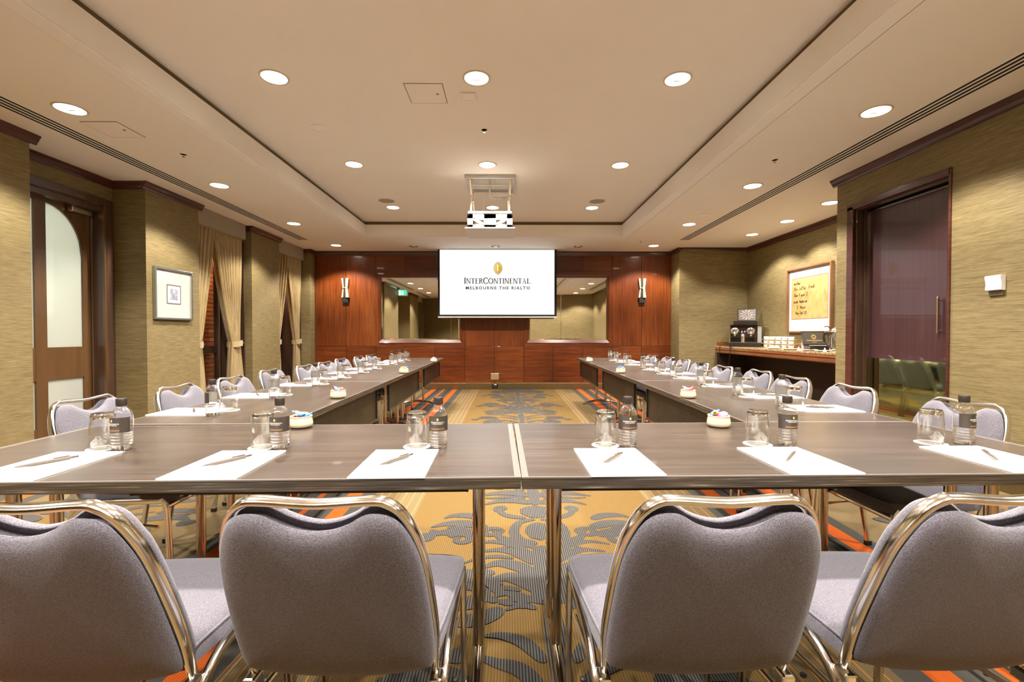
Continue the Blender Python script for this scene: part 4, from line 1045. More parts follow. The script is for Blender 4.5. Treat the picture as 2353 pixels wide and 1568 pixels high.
for x in (-0.175, 0.085):
    h = MB(Matrix.Translation((x, -0.045, 0.285)) @ rotx).lathe([(0.0, 0.014), (0.045, 0.014), (0.068, 0.0), (0.070, -0.02)], 28).build('head', M['steel'], t, 40)
    MB(Matrix.Translation((x, -0.06, 0.285)) @ rotx).lathe([(0.0, 0.035), (0.026, 0.033), (0.034, 0.0)], 20).build('capsule_lever', M['steel'], h, 40)
    MB().tube([(x, -0.08, 0.25), (x, -0.10, 0.225), (x, -0.10, 0.19)], [0.032, 0.028, 0.014], 12).build('spout', M['steel'], h, 60)
    for q in (-0.03, 0, 0.03): MB(Matrix.Translation((x + q, -0.06, 0.325 - abs(q) * 0.3)) @ rotx).lathe([(0, 0.002), (0.007, 0.002), (0.007, -0.002)], 10).build('button', M['black'], h)
    MB().box(x - 0.07, x + 0.07, -0.12, -0.04, 0.165, 0.178).build('cup_shelf', gm, t)
MB().tube(spline([(-0.06, -0.05, 0.26), (-0.06, -0.10, 0.28), (-0.06, -0.12, 0.26), (-0.06, -0.12, 0.22)], 5), 0.011, 10).build('steam_wand', M['steel'], t, 60)
MB().lathe([(0.0, 0.084), (0.032, 0.084), (0.036, 0.18), (0.034, 0.225), (0.030, 0.23)], 20, (-0.045, -0.13, 0)).build('milk_jug', M['nickel'], t, 40)
MB().box(-0.075, -0.015, -0.165, -0.095, 0.228, 0.25).build('milk_lid', M['black'], t, bevel=0.006)
MB(Matrix.Translation((-0.01, -0.045, 0.275)) @ rotx).lathe([(0, 0.006), (0.013, 0.004), (0.014, -0.002)], 14).build('indicator', emit('pink_indicator', (1.0, 0.08, 0.3), 0.4), t)
# menu display on top of the machine
t = thing('capsule_menu_box', (4.35, 8.32, ZC_ + 0.403), R(-26), 'black capsule box with tilted picture menu on the coffee machine', 'menu display')
MB().box(-0.20, 0.19, -0.12, 0.14, 0, 0.065).build('drawer_box', gm, t, bevel=0.004)
tilt = Matrix.Translation((0.02, 0.05, 0.066)) @ Matrix.Rotation(R(-15), 4, 'X')
MB(tilt).box(-0.15, 0.16, -0.012, 0.012, 0, 0.235).build('board', gm, t, bevel=0.003)
bm_ = MB(tilt).box(-0.135, 0.145, -0.014, -0.012, 0.015, 0.22).build('menu_sheet', plain('menu_brown', (0.10, 0.075, 0.065), 0.35), t)
mr = tilt @ Matrix.Translation((0.005, -0.0145, 0.118)) @ rotx
MB(mr).ribbon([(0.034 * math.cos(a), 0.034 * math.sin(a)) for a in [k * math.pi / 12 for k in range(25)]], 0.004).build('menu_ring', plain('menu_pink', (0.55, 0.30, 0.28), 0.5), t)
cols_ = [(0.7, 0.65, 0.5), (0.6, 0.3, 0.2), (0.65, 0.6, 0.25), (0.55, 0.35, 0.35)]
for k in range(11):
    a = k * 2 * math.pi / 11; x, z = 0.072 * math.cos(a), 0.066 * math.sin(a)
    MB(mr).poly([(x + 0.011 * math.cos(q), z + 0.011 * math.sin(q)) for q in [j * math.pi / 4 for j in range(8)]]).build('menu_dot', plain('menu_dot_colour', cols_[k % 4], 0.5), t)
    MB(mr).box(x * 1.45 - 0.014, x * 1.45 + 0.014, z * 1.35 - 0.003, z * 1.35 + 0.003, 0, 0.0003).build('menu_caption', M['print_faint'], t)
# cables from the machine
tag(MB().tube(spline([(4.12, 8.52, ZC_ + 0.03), (4.03, 8.60, ZC_ + 0.012), (4.012, 8.62, ZC_ - 0.10), (4.02, 8.64, 0.6), (4.06, 8.70, 0.35), (4.05, 8.72, 0.01)], 6), 0.006, 6).build('power_cable', M['black'], None, 60), 'thin black cable hanging off the sideboard end', 'cable')
tag(MB().tube(spline([(4.20, 8.22, ZC_ + 0.02), (4.05, 8.20, ZC_ + 0.012), (4.015, 8.2, ZC_ - 0.04), (4.012, 8.22, 0.72), (4.02, 8.26, 0.55), (4.08, 8.5, 0.2), (4.1, 8.6, 0.01)], 6), 0.006, 6).build('power_cable', M['black'], None, 60), 'thin black cable looping over the sideboard moulding', 'cable')
# stacked cups on saucers
cup0 = None
for row in range(5):
    for tier in range(3):
        x, y = 4.36, 6.98 + row * 0.168; z = ZC_ + 0.001 + tier * 0.066
        lab = 'white %s of the cup stack %s from the chrome pot, %s tier' % ('%s', ORD[row], ('bottom', 'middle', 'top')[tier])
        if cup0 is None:
            sau0 = MB().lathe([(0, 0.0), (0.038, 0.0), (0.042, 0.003), (0.075, 0.009), (0.076, 0.0115), (0.040, 0.006), (0, 0.0055)], 24).build('saucer', M['porcelain'], None, 50)
            cup0 = thing('coffee_cup', label='x', cat='cup')
            MB().lathe([(0, 0.006), (0.024, 0.006), (0.030, 0.012), (0.042, 0.040), (0.045, 0.058), (0.0425, 0.058), (0.039, 0.040), (0.027, 0.014), (0, 0.012)], 24).build('bowl', M['porcelain'], cup0, 50)
            MB().tube(spline([(-0.040, 0, 0.050), (-0.060, 0, 0.046), (-0.058, 0, 0.026), (-0.036, 0, 0.022)], 5), 0.0045, 6).build('handle', M['porcelain'], cup0, 60)
            s_, c_ = sau0, cup0
        else:
            s_ = sau0.copy(); C.objects.link(s_); c_ = dup(cup0, (0, 0, 0), 0)
        s_.location = (x, y, z); c_.location = (x, y, z); c_.rotation_euler.z = R(60)
        tag(s_, lab % 'saucer', 'saucer', 'stacked saucers'); tag(c_, lab % 'cup', 'cup', 'stacked coffee cups')
# paper cup stacks, inverted
def paper_cup(x, y, z0, n, mat, lab, grp):
    for i in range(n):
        o = MB().lathe([(0.042, 0), (0.043, 0.004), (0.030, 0.092), (0.0, 0.092)], 20).build('paper_cup', mat, None, 50); o.location = (x, y, z0 + i * 0.012)
        tag(o, lab % ORD[i], 'paper cup', grp)
kraft = plain('kraft_paper', (0.50, 0.30, 0.17), 0.75)
paper_cup(4.52, 7.86, ZC_ + 0.001, 9, kraft, 'brown inverted paper cup beside the coffee machine, %s from the bottom', 'brown paper cups')
paper_cup(4.50, 6.87, ZC_ + 0.001, 8, plain('white_paper_cup', (0.70, 0.68, 0.65), 0.7), 'white inverted paper cup in the tall stack, %s from the bottom', 'white paper cups')
paper_cup(4.50, 6.87, ZC_ + 0.105, 7, kraft, 'brown inverted paper cup topping the tall stack, %s of the brown ones', 'brown paper cups on white')
# saucers with napkins and spoons
def platter(x, y, r, lab, mat=None):
    o = MB().lathe([(0, 0), (r * 0.6, 0), (r * 0.98, 0.013), (r, 0.016), (r * 0.62, 0.006), (0, 0.005)], 28).build('side_plate', mat or M['porcelain'], None, 50)
    o.location = (x, y, ZC_ + 0.001); tag(o, lab, 'plate', 'plates on the sideboard'); return o
platter(4.16, 7.10, 0.11, 'white plate of napkins in front of the cup stacks'); platter(4.15, 6.66, 0.12, 'white plate of spoons before the tall paper-cup stack'); platter(4.18, 6.28, 0.10, 'small white plate before the tea box'); platter(4.16, 5.98, 0.10, 'small white plate before the chrome pot')
for i in range(3):
    o = MB(Matrix.Translation((4.16, 7.10, ZC_ + 0.018 + i * 0.008)) @ Matrix.Rotation(0.5 * i, 4, 'Z')).box(-0.06, 0.06, -0.05, 0.05, 0, 0.007).build('paper_napkin', M['paper'], None, bevel=0.003)
    tag(o, 'folded white napkin on the plate, %s from the bottom' % ORD[i], 'napkin', 'napkins')
for i in range(4):
    m = MB(Matrix.Translation((4.13 + 0.02 * i, 6.66, ZC_ + 0.017)) @ Matrix.Rotation(R(80 + 4 * i), 4, 'Z'))
    m.tube([(-0.065, 0, 0.006), (0.03, 0, 0.004), (0.05, 0, 0.002), (0.072, 0, 0.005)], [0.003, 0.0025, 0.010, 0.003], 6)
    tag(m.build('teaspoon', M['nickel'], None, 60), 'teaspoon on the plate before the paper cups, %s from the moulding' % ORD[i], 'spoon', 'teaspoons')
def marker(x, y, rz, col, lab):
    t = thing('whiteboard_marker', (x, y, ZC_ + 0.012), rz, lab, 'marker', 'whiteboard markers')
    MB().cyl((-0.065, 0, 0), (0.03, 0, 0), 0.009, n=12).build('barrel', M['porcelain'], t, 40); MB().cyl((0.03, 0, 0), (0.072, 0, 0), 0.0095, 0.0085, 12).build('cap', plain('marker_cap', col, 0.4), t, 40)
marker(4.27, 6.72, R(100), (0.55, 0.75, 0.6), 'marker with pale green cap on the sideboard'); marker(4.26, 6.60, R(-80), (0.75, 0.08, 0.05), 'marker with red cap on the sideboard')
marker(4.30, 6.50, R(-78), (0.02, 0.02, 0.02), 'marker with black cap on the sideboard'); marker(4.28, 6.34, R(-82), (0.02, 0.30, 0.08), 'marker with green cap on the sideboard')
# tea box with open lid
t = thing('tea_box', (4.40, 6.42, ZC_ + 0.001), R(-12), 'open black tea chest with gold emblem inside the lid', 'tea box')
mb = MB(); ring_box(mb, -0.15, 0.15, -0.11, 0.11, -0.14, 0.14, -0.10, 0.10, 0, 0.07); mb.build('tray', gm, t)
MB().box(-0.14, 0.14, -0.10, 0.10, 0, 0.02).build('tray_floor', gm, t)
lidm = Matrix.Translation((0, 0.11, 0.07)) @ Matrix.Rotation(R(-22), 4, 'X')
MB(lidm).box(-0.15, 0.15, 0.0, 0.03, 0, 0.22).build('lid', gm, t, bevel=0.004)
MB(lidm).box(-0.135, 0.135, -0.002, 0.0, 0.015, 0.205).build('lid_lining', plain('lid_lining', (0.06, 0.048, 0.035), 0.4), t)
le = lidm @ Matrix.Translation((0.0, -0.003, 0.13)) @ rotx
gold = plain('emblem_gold', (0.55, 0.40, 0.14), 0.35, 0.5)
MB(le).poly([(0.032 * math.cos(a), 0.036 * math.sin(a)) for a in [k * math.pi / 6 for k in range(12)]]).build('emblem', gold, t)
MB(le).box(-0.02, 0.02, -0.015, 0.018, 0.0005, 0.001).build('emblem_shield', plain('emblem_dark', (0.12, 0.08, 0.03), 0.5), t)
MB(le).box(-0.10, 0.10, -0.062, -0.050, 0, 0.0005).build('caption', gold, t)
MB(le).box(-0.03, 0.03, -0.085, -0.078, 0, 0.0005).build('caption', gold, t)
for i in range(5):
    o = MB(Matrix.Translation((4.42 - 0.0 + (i - 2) * 0.05, 6.40 - (i - 2) * 0.011, ZC_ + 0.022)) @ Matrix.Rotation(R(-12), 4, 'Z')).box(-0.02, 0.02, -0.07, 0.07, 0, 0.05).build('tea_packet', plain('packet_paper', (0.55 - 0.07 * i, 0.45, 0.25 + 0.06 * i), 0.7), None, bevel=0.003)
    tag(o, 'tea packet in the black chest, %s along' % ORD[i], 'tea packet', 'tea packets')
# chrome pot and tent cards
t = thing('chrome_coffee_pot', (4.38, 6.04, ZC_ + 0.001), R(150), 'polished chrome insulated coffee pot beside the alcove corner', 'coffee pot')
MB().lathe([(0, 0), (0.085, 0), (0.088, 0.01), (0.080, 0.06), (0.078, 0.18), (0.066, 0.24), (0.070, 0.26), (0, 0.26)], 28).build('body', M['steel'], t, 50)
MB().lathe([(0.0, 0.325), (0.02, 0.32), (0.055, 0.30), (0.085, 0.268), (0.086, 0.258), (0, 0.258)], 28).build('lid', M['steel'], t, 50)
MB().tube(spline([(0.06, 0, 0.30), (0.10, 0, 0.335), (0.135, 0, 0.33)], 5), 0.006, 8).build('thumb_lever', M['black'], t, 60)
MB().tube(spline([(0.075, 0, 0.24), (0.13, 0, 0.25), (0.14, 0, 0.15), (0.08, 0, 0.06)], 6), 0.010, 8).build('handle', M['black'], t, 60)
for i, (x, y) in enumerate(((4.12, 6.42), (4.10, 5.86))):
    m = MB(Matrix.Translation((x, y, ZC_ + 0.001)) @ Matrix.Rotation(R(60), 4, 'Z'))
    m._add([(-0.035, -0.02, 0), (0.035, -0.02, 0), (0.035, 0, 0.055), (-0.035, 0, 0.055), (-0.035, 0.02, 0), (0.035, 0.02, 0)], [(0, 1, 2, 3), (3, 2, 5, 4), (0, 3, 4), (1, 5, 2)])
    tag(m.build('tent_card', M['paper']), ('small white tent card by the tea box', 'small white tent card by the chrome pot')[i], 'card', 'tent cards')
# large framed handwritten panel on the alcove wall
t = thing('framed_handwriting', (4.65, 6.985, 1.15), 0, 'large framed gold panel with black handwriting on the alcove wall', 'picture')
FM = Matrix(((0, 0, -1, 0), (-1, 0, 0, 0.515), (0, 1, 0, 0), (0, 0, 0, 1)))     # local (a to the reader's right, b up, c out of the wall)
FW, FH = 1.03, 1.03
fwood = mk_wood('picture_frame_wood', (0.14, 0.06, 0.025), (0.21, 0.095, 0.04), (0.28, 0.14, 0.06), (40, 40, 3), 0.4, 0.2)
for a in ((0, FW, 0, 0.025), (0, FW, FH - 0.025, FH), (0, 0.025, 0.025, FH - 0.025), (FW - 0.025, FW, 0.025, FH - 0.025)): MB(FM).box(a[0], a[1], a[2], a[3], 0.001, 0.05).build('frame_rail', fwood, t, bevel=0.003)
MB(FM).box(0.02, FW - 0.02, 0.02, FH - 0.02, 0.002, 0.018).build('mat_board', plain('cream_mat_2', (0.66, 0.61, 0.53), 0.8), t)
def mk_gilt():
    g = NT('gilt_panel'); n = g.noise(g.coord('Position', (1, 2.2, 2.2)), 1.6, 5, 0.6); n2 = g.noise(g.coord('Position'), 22, 4, 0.8)
    c = g.ramp(n, [(0.3, (0.43, 0.26, 0.075)), (0.5, (0.52, 0.36, 0.14)), (0.7, (0.33, 0.18, 0.04))])
    c = g.mix(g.math('MULTIPLY', g.math('GREATER_THAN', n2, 0.66), 0.5), c, (0.20, 0.10, 0.03))
    return g.set(c, 0.55)
AX0, AX1, AZ0, AZ1 = 0.10, 0.93, 0.225, 0.86
mb = MB(FM); ring_box(mb, AX0 - 0.012, AX1 + 0.012, AZ0 - 0.012, AZ1 + 0.012, AX0, AX1, AZ0, AZ1, 0.017, 0.0195); mb.build('mat_bevel', plain('mat_bevel_shadow', (0.25, 0.15, 0.06), 0.7), t)
pn = MB(FM).box(AX0 + 0.004, AX1 - 0.004, AZ0 + 0.004, AZ1 - 0.004, 0.015, 0.0188).build('gilt_panel', mk_gilt(), t)
G = {'m': [(0, 0), (.05, .5), (.1, .05), (.2, .5), (.3, .05), (.4, .5), (.5, .0)], 'o': [(.3, .5), (.05, .35), (.1, .0), (.35, .05), (.38, .4), (.2, .5)], 't': [(.15, 1.0), (.1, .1), (.25, 0), None, (-.05, .7), (.35, .75)],
     'h': [(.1, 1.0), (.0, 0), (.1, .4), (.28, .45), (.3, 0)], 'e': [(0, .2), (.3, .35), (.2, .5), (.02, .3), (.1, 0), (.35, .1)], 'r': [(0, .5), (.05, 0), (.1, .35), (.3, .5)], 'y': [(0, .5), (.12, .1), (.3, .5), (.25, -.3), (.05, -.5)],
     'i': [(.05, .5), (.08, 0), (.2, .1)], 's': [(.3, .5), (.05, .4), (.28, .12), (0, 0)], 'l': [(.12, 1), (.05, .05), (.2, .05)], 'n': [(0, .45), (.03, 0), (.1, .4), (.25, .45), (.28, 0)], 'f': [(.4, 1.0), (.15, .9), (.1, -.3), None, (-.1, .45), (.35, .5)],
     'd': [(.3, .45), (.05, .4), (.1, 0), (.3, .1), (.38, 1.0), (.4, 0)], 'u': [(0, .5), (.05, .05), (.25, .05), (.3, .5), (.33, 0)], 'a': [(.3, .45), (.05, .35), (.1, 0), (.3, .1), (.3, .45), (.38, 0)], 'p': [(.05, .5), (0, -.5), None, (.02, .4), (.3, .45), (.25, .05), (.03, .05)],
     'O': [(.3, 1), (.0, .7), (.05, .05), (.4, 0), (.5, .6), (.3, 1)], 'S': [(.45, .95), (.1, .9), (.4, .4), (0, 0)], 'D': [(.1, 1), (.05, 0), (.45, .2), (.4, .9), (0, 1)], 'k': [(.1, 1), (0, 0), None, (.3, .55), (.05, .25), (.35, 0)], '2': [(0, .8), (.3, .9), (.25, .5), (0, 0), (.4, .05)], '0': [(.2, .9), (0, .4), (.2, 0), (.35, .5), (.2, .9)],
     '.': [(0, 0), (.05, .03)], '4': [(.1, .9), (0, .4), (.4, .4), None, (.3, .8), (.25, -.1)], 'A': [(0, 0), (.25, 1), (.45, 0), None, (.08, .4), (.4, .4)], 'M': [(0, 0), (.1, .9), (.3, .2), (.5, .95), (.6, 0)]}
def hand(text, x, z, h):
    m = MB(FM); q = x
    for ch in text:
        if ch == ' ': q += 0.45 * h; continue
        seg = []; wid = 0.3
        for p in G[ch] + [None]:
            if p is None:
                if len(seg) > 1:
                    pp = spline(seg, 4); m.ribbon(pp, [0.0022 + 0.0020 * abs(math.sin(1.3 * i)) for i in range(len(pp))], 0.0193)
                seg = []
            else:
                seg.append((q + (p[0] + 0.25 * p[1]) * h, z + p[1] * h)); wid = max(wid, p[0])
        q += (wid + 0.14) * h
    m.build('handwriting', M['black'], pn)
hand('mother', 0.145, 0.765, 0.055); hand('this letter', 0.14, 0.675, 0.060); hand('finds', 0.50, 0.685, 0.064); hand('then 4 your O', 0.14, 0.575, 0.055)
hand('made Anderson', 0.145, 0.475, 0.050); hand('D. Mouse', 0.22, 0.38, 0.052); hand('they Sept 20', 0.18, 0.295, 0.048)

# ------------------------------------------------------------------ folding tables
def make_table():
    t = thing('folding_table', label='x', cat='table')
    HL, HD, ZT_ = 0.8975, 0.375, 0.739
    MB().box(-HL + 0.018, HL - 0.018, -HD + 0.004, HD - 0.004, ZT_ - 0.03, ZT_).build('tabletop', M['laminate'], t)
    for s in (-1, 1): MB().box(s * (HL - 0.018) - (0.0 if s > 0 else 0.014), s * (HL - 0.018) + (0.014 if s > 0 else 0.0), -HD + 0.004, HD - 0.004, ZT_ - 0.03, ZT_ - 0.0004).build('end_lip', M['edge_trim'], t)
    mb = MB(); ring_box(mb, -HL, HL, -HD, HD, -HL + 0.004, HL - 0.004, -HD + 0.004, HD - 0.004, ZT_ - 0.034, ZT_ - 0.003); mb.build('edge_band', M['edge_band'], t, bevel=0.002)
    mb = MB(); ring_box(mb, -HL - 0.001, HL + 0.001, -HD - 0.001, HD + 0.001, -HL + 0.005, HL - 0.005, -HD + 0.005, HD - 0.005, ZT_ - 0.0035, ZT_ + 0.0004); mb.build('top_lip', M['edge_trim'], t)
    LX = HL - 0.13
    for s in (-1, 1):
        for y in (-0.073, 0.073): MB().cyl((s * LX, y, 0.055), (s * LX, y, ZT_ - 0.036), 0.0195, n=18).build('leg', M['leg'], t, 40)
        pts = [(s * LX, -0.285 + 0.57 * k / 12, 0.014 + 0.048 * (1 - ((k - 6) / 6) ** 2)) for k in range(13)]
        MB().tube(pts, [0.013 + 0.008 * (1 - abs(k - 6) / 6) for k in range(13)], 12).build('foot', M['leg'], t, 60)
        for y in (-0.285, 0.285): MB().lathe([(0, 0), (0.014, 0), (0.014, 0.008), (0, 0.008)], 12, (s * LX, y, 0)).build('glide', M['black'], t)
        MB().box(s * LX - 0.03, s * LX + 0.03, -0.13, 0.13, ZT_ - 0.042, ZT_ - 0.034).build('mounting_plate', M['leg'], t)
        MB().tube([(s * (LX - 0.015), -0.055, 0.61), (s * (LX - 0.15), -0.02, ZT_ - 0.04)], 0.011, 10).build('folding_brace', M['leg'], t, 40)
    MB().box(-0.70, 0.70, 0.333, 0.339, 0.465, 0.690).build('modesty_panel', M['modesty'], t)
    MB().box(-0.705, 0.705, 0.327, 0.345, 0.455, 0.467).build('modesty_hem', plain('panel_hem', (0.045, 0.032, 0.018), 0.4, 0.4), t)
    for s in (-1, 1): MB().box(s * 0.703 - 0.006, s * 0.703 + 0.006, 0.325, 0.347, 0.455, 0.692).build('modesty_edge', M['black'], t)
    for x in (-0.55, 0.0, 0.55): MB().box(x - 0.02, x + 0.02, 0.325, 0.332, 0.66, ZT_ - 0.034).build('bracket', M['black'], t)
    return t
tab0 = make_table()
tables = [((-0.872, 1.605, 0), R(1.5), 'brown cross table nearest the camera, curtain side of the gap'),
          ((0.930, 1.640, 0), R(0.9), 'brown cross table nearest the camera, sideboard side of the gap')]
sl, sr = -0.013, 0.010
for k in range(3):
    y = 2.895 + 1.8 * k
    tables.append(((-1.362 + sl * (y - 2), y, 0), R(-90) - math.atan(sl), 'brown folding table in the curtain-side row, %s' % ('joining the cross tables', 'middle of three', 'nearest the panelled wall')[k]))
    tables.append(((1.440 + sr * (y - 2), y + 0.035, 0), R(90) - math.atan(sr), 'brown folding table in the sideboard-side row, %s' % ('joining the cross tables', 'middle of three', 'nearest the panelled wall')[k]))
for i, (loc, rz, lab) in enumerate(tables):
    o = tab0 if i == 0 else dup(tab0, loc, rz)
    o.location = loc; o.rotation_euler.z = rz; tag(o, lab, 'table', 'conference tables in a U')

# ------------------------------------------------------------------ stacking chairs
def make_chair():
    t = thing('banquet_chair', label='x', cat='chair')
    # seat (sitter faces +Y)
    so = spline([(-0.175, -0.205), (0, -0.215), (0.175, -0.205), (0.198, -0.17), (0.213, 0.0), (0.222, 0.15), (0.205, 0.205), (0.10, 0.218), (-0.10, 0.218), (-0.205, 0.205), (-0.222, 0.15), (-0.213, 0.0), (-0.198, -0.17)], 5, True)
    MB().pillow(so, [(0.012, 0.408), (0.0, 0.415), (0.0, 0.440), (0.005, 0.452), (0.020, 0.463), (0.05, 0.469)], top_extra=0.004).build('seat', M['fabric'], t, 60)
    MB().tube(spline([(x * 0.985, y * 0.985, 0.451) for x, y in so[::3]], 2, True) + [(so[0][0] * 0.985, so[0][1] * 0.985, 0.451)], 0.0035, 5, False).build('seat_piping', M['fabric'], t, 80)
    MB().pillow(so, [(0.03, 0.396), (0.022, 0.398), (0.022, 0.409)]).build('seat_pan', M['black'], t)
    # backrest plane
    a = math.atan2(0.155, 0.425)
    BM = Matrix.Translation((0, -0.205, 0.435)) @ Matrix.Rotation(a, 4, 'X') @ Matrix(((1, 0, 0, 0), (0, 0, 1, 0), (0, 1, 0, 0), (0, 0, 0, 1)))
    # local: x lateral, y up the back, z forward (towards the sitter)
    half = [(0.0, -0.030), (0.10, -0.024), (0.180, -0.006), (0.200, 0.010), (0.2055, 0.06), (0.204, 0.15), (0.198, 0.25), (0.187, 0.320), (0.164, 0.378), (0.138, 0.400), (0.108, 0.404), (0.088, 0.397), (0.064, 0.381), (0.034, 0.369), (0.0, 0.365)]
    outl = spline(half[:-1] + [(0.0, 0.365)] + [(-x, y) for x, y in half[-2:0:-1]], 4, True)
    BF = BM
    fo = [(x, y - 0.008 * max(0.0, 1 - abs(x) / 0.11) - 0.005) if y > 0.33 else (x, y) for x, y in outl]
    MB(BF).pillow(fo, [(0.004, 0.013), (0.0, 0.017), (0.002, 0.028), (0.010, 0.036), (0.020, 0.041), (0.030, 0.044)], top_extra=0.005).build('back_cushion', M['fabric'], t, 60)
    MB(BF).pillow(outl, [(0.005, -0.013), (0.001, -0.017), (0.003, -0.022), (0.009, -0.028), (0.020, -0.032), (0.030, -0.034)], top_extra=-0.003).build('back_pad', M['fabric'], t, 60)
    MB(BF).pillow(fo, [(0.014, -0.0135), (0.014, 0.0135)]).build('back_core', M['fabric'], t)
    fr = spline([(-0.196, -0.065), (-0.198, -0.03), (-0.2015, 0.02), (-0.2045, 0.08), (-0.2025, 0.16), (-0.196, 0.255), (-0.185, 0.325), (-0.162, 0.386), (-0.133, 0.414), (-0.10, 0.4185), (0, 0.4115), (0.10, 0.4185), (0.133, 0.414), (0.162, 0.386), (0.185, 0.325), (0.196, 0.255), (0.2025, 0.16), (0.2045, 0.08), (0.2015, 0.02), (0.198, -0.03), (0.196, -0.065)], 5)
    MB(BF).sweep2d(fr, 0.012, 0.026, 0.004).build('back_frame', M['chrome'], t, 50)
    # legs: rear leg runs on as the seat rail
    YZ = lambda x: Matrix(((0, 0, 1, x), (1, 0, 0, 0), (0, 1, 0, 0), (0, 0, 0, 1)))
    for s in (-1, 1):
        rail = spline([(0.175, 0.418), (0.08, 0.414), (-0.05, 0.410), (-0.13, 0.400), (-0.185, 0.370), (-0.212, 0.315), (-0.232, 0.20), (-0.262, 0.012)], 6)
        MB(YZ(s * 0.214)).sweep2d(rail, 0.024, 0.018, 0.004).build('leg', M['chrome'], t, 50)
        front = spline([(0.175, 0.428), (0.188, 0.405), (0.196, 0.35), (0.205, 0.20), (0.214, 0.012)], 5)
        MB(YZ(s * 0.216)).sweep2d(front, 0.024, 0.018, 0.004).build('leg', M['chrome'], t, 50)
        for y in (-0.262, 0.214): MB().box(s * 0.215 - 0.013, s * 0.215 + 0.013, y - 0.014, y + 0.014, 0, 0.024).build('foot_cap', M['black'], t, bevel=0.003)
        MB().box(s * 0.2 - 0.014, s * 0.2 + 0.014, -0.222, -0.18, 0.365, 0.395).build('weld_bracket', M['chrome'], t, bevel=0.006)
        MB().tube([(s * 0.204, 0.15, 0.30), (s * 0.204, -0.20, 0.33)], 0.007, 8).build('side_stretcher', M['chrome'], t, 40)
        MB().lathe([(0, 0), (0.008, 0.001), (0.008, 0.006), (0, 0.008)], 10, (s * 0.226, -0.10, 0.30)).build('stacking_bumper', M['black'], t, 40)
    MB(Matrix.Translation((0, -0.222, 0.352))).sweep2d(spline([(-0.205, 0.0), (-0.10, -0.010), (0, -0.014), (0.10, -0.010), (0.205, 0.0)], 5), 0.018, 0.024, 0.004).build('rear_stretcher', M['chrome'], t, 50)
    MB(Matrix.Translation((0, 0.18, 0.385))).sweep2d([(-0.21, 0), (0.21, 0)], 0.016, 0.022, 0.003).build('front_stretcher', M['chrome'], t, 50)
    return t
ch0 = make_chair()
chairs = [((-0.355, 1.185), R(-0.5), 'grey chair back to camera beside the table gap, curtain side'),
          ((-0.885, 1.165), R(1.5), 'grey chair with its back to the camera, cut by the picture edge, curtain side'),
          ((0.405, 1.185), R(0.8), 'grey chair back to camera beside the table gap, sideboard side'),
          ((0.945, 1.190), R(0), 'grey chair with its back to the camera, cut by the picture edge, sideboard side')]
Ly = [2.17, 2.70, 3.23, 3.88, 4.40, 4.90, 5.56, 6.06, 6.58]
Ry = [2.02, 2.63, 3.18, 3.74, 4.25, 4.76, 5.40, 5.92, 6.45]
for k, y in enumerate(Ly): chairs.append(((-1.60 - (0.062 if k in (0, 3, 6) else 0.0) + sl * (y - 2), y), R(-90 + random.uniform(-3, 3)), '%s grey chair from the cross tables along the curtain-side row' % ORD[k]))
for k, y in enumerate(Ry): chairs.append(((1.665 + (0.062 if k in (0, 3, 6, 7) else 0.0) + sr * (y - 2), y), R(90 + random.uniform(-3, 3)), '%s grey chair from the cross tables along the sideboard-side row' % ORD[k]))
for i, ((x, y), rz, lab) in enumerate(chairs):
    o = ch0 if i == 0 else dup(ch0, (x, y, 0), rz)
    o.location = (x, y, 0); o.rotation_euler.z = rz
    tag(o, lab, 'chair', 'grey banquet chairs at the tables')

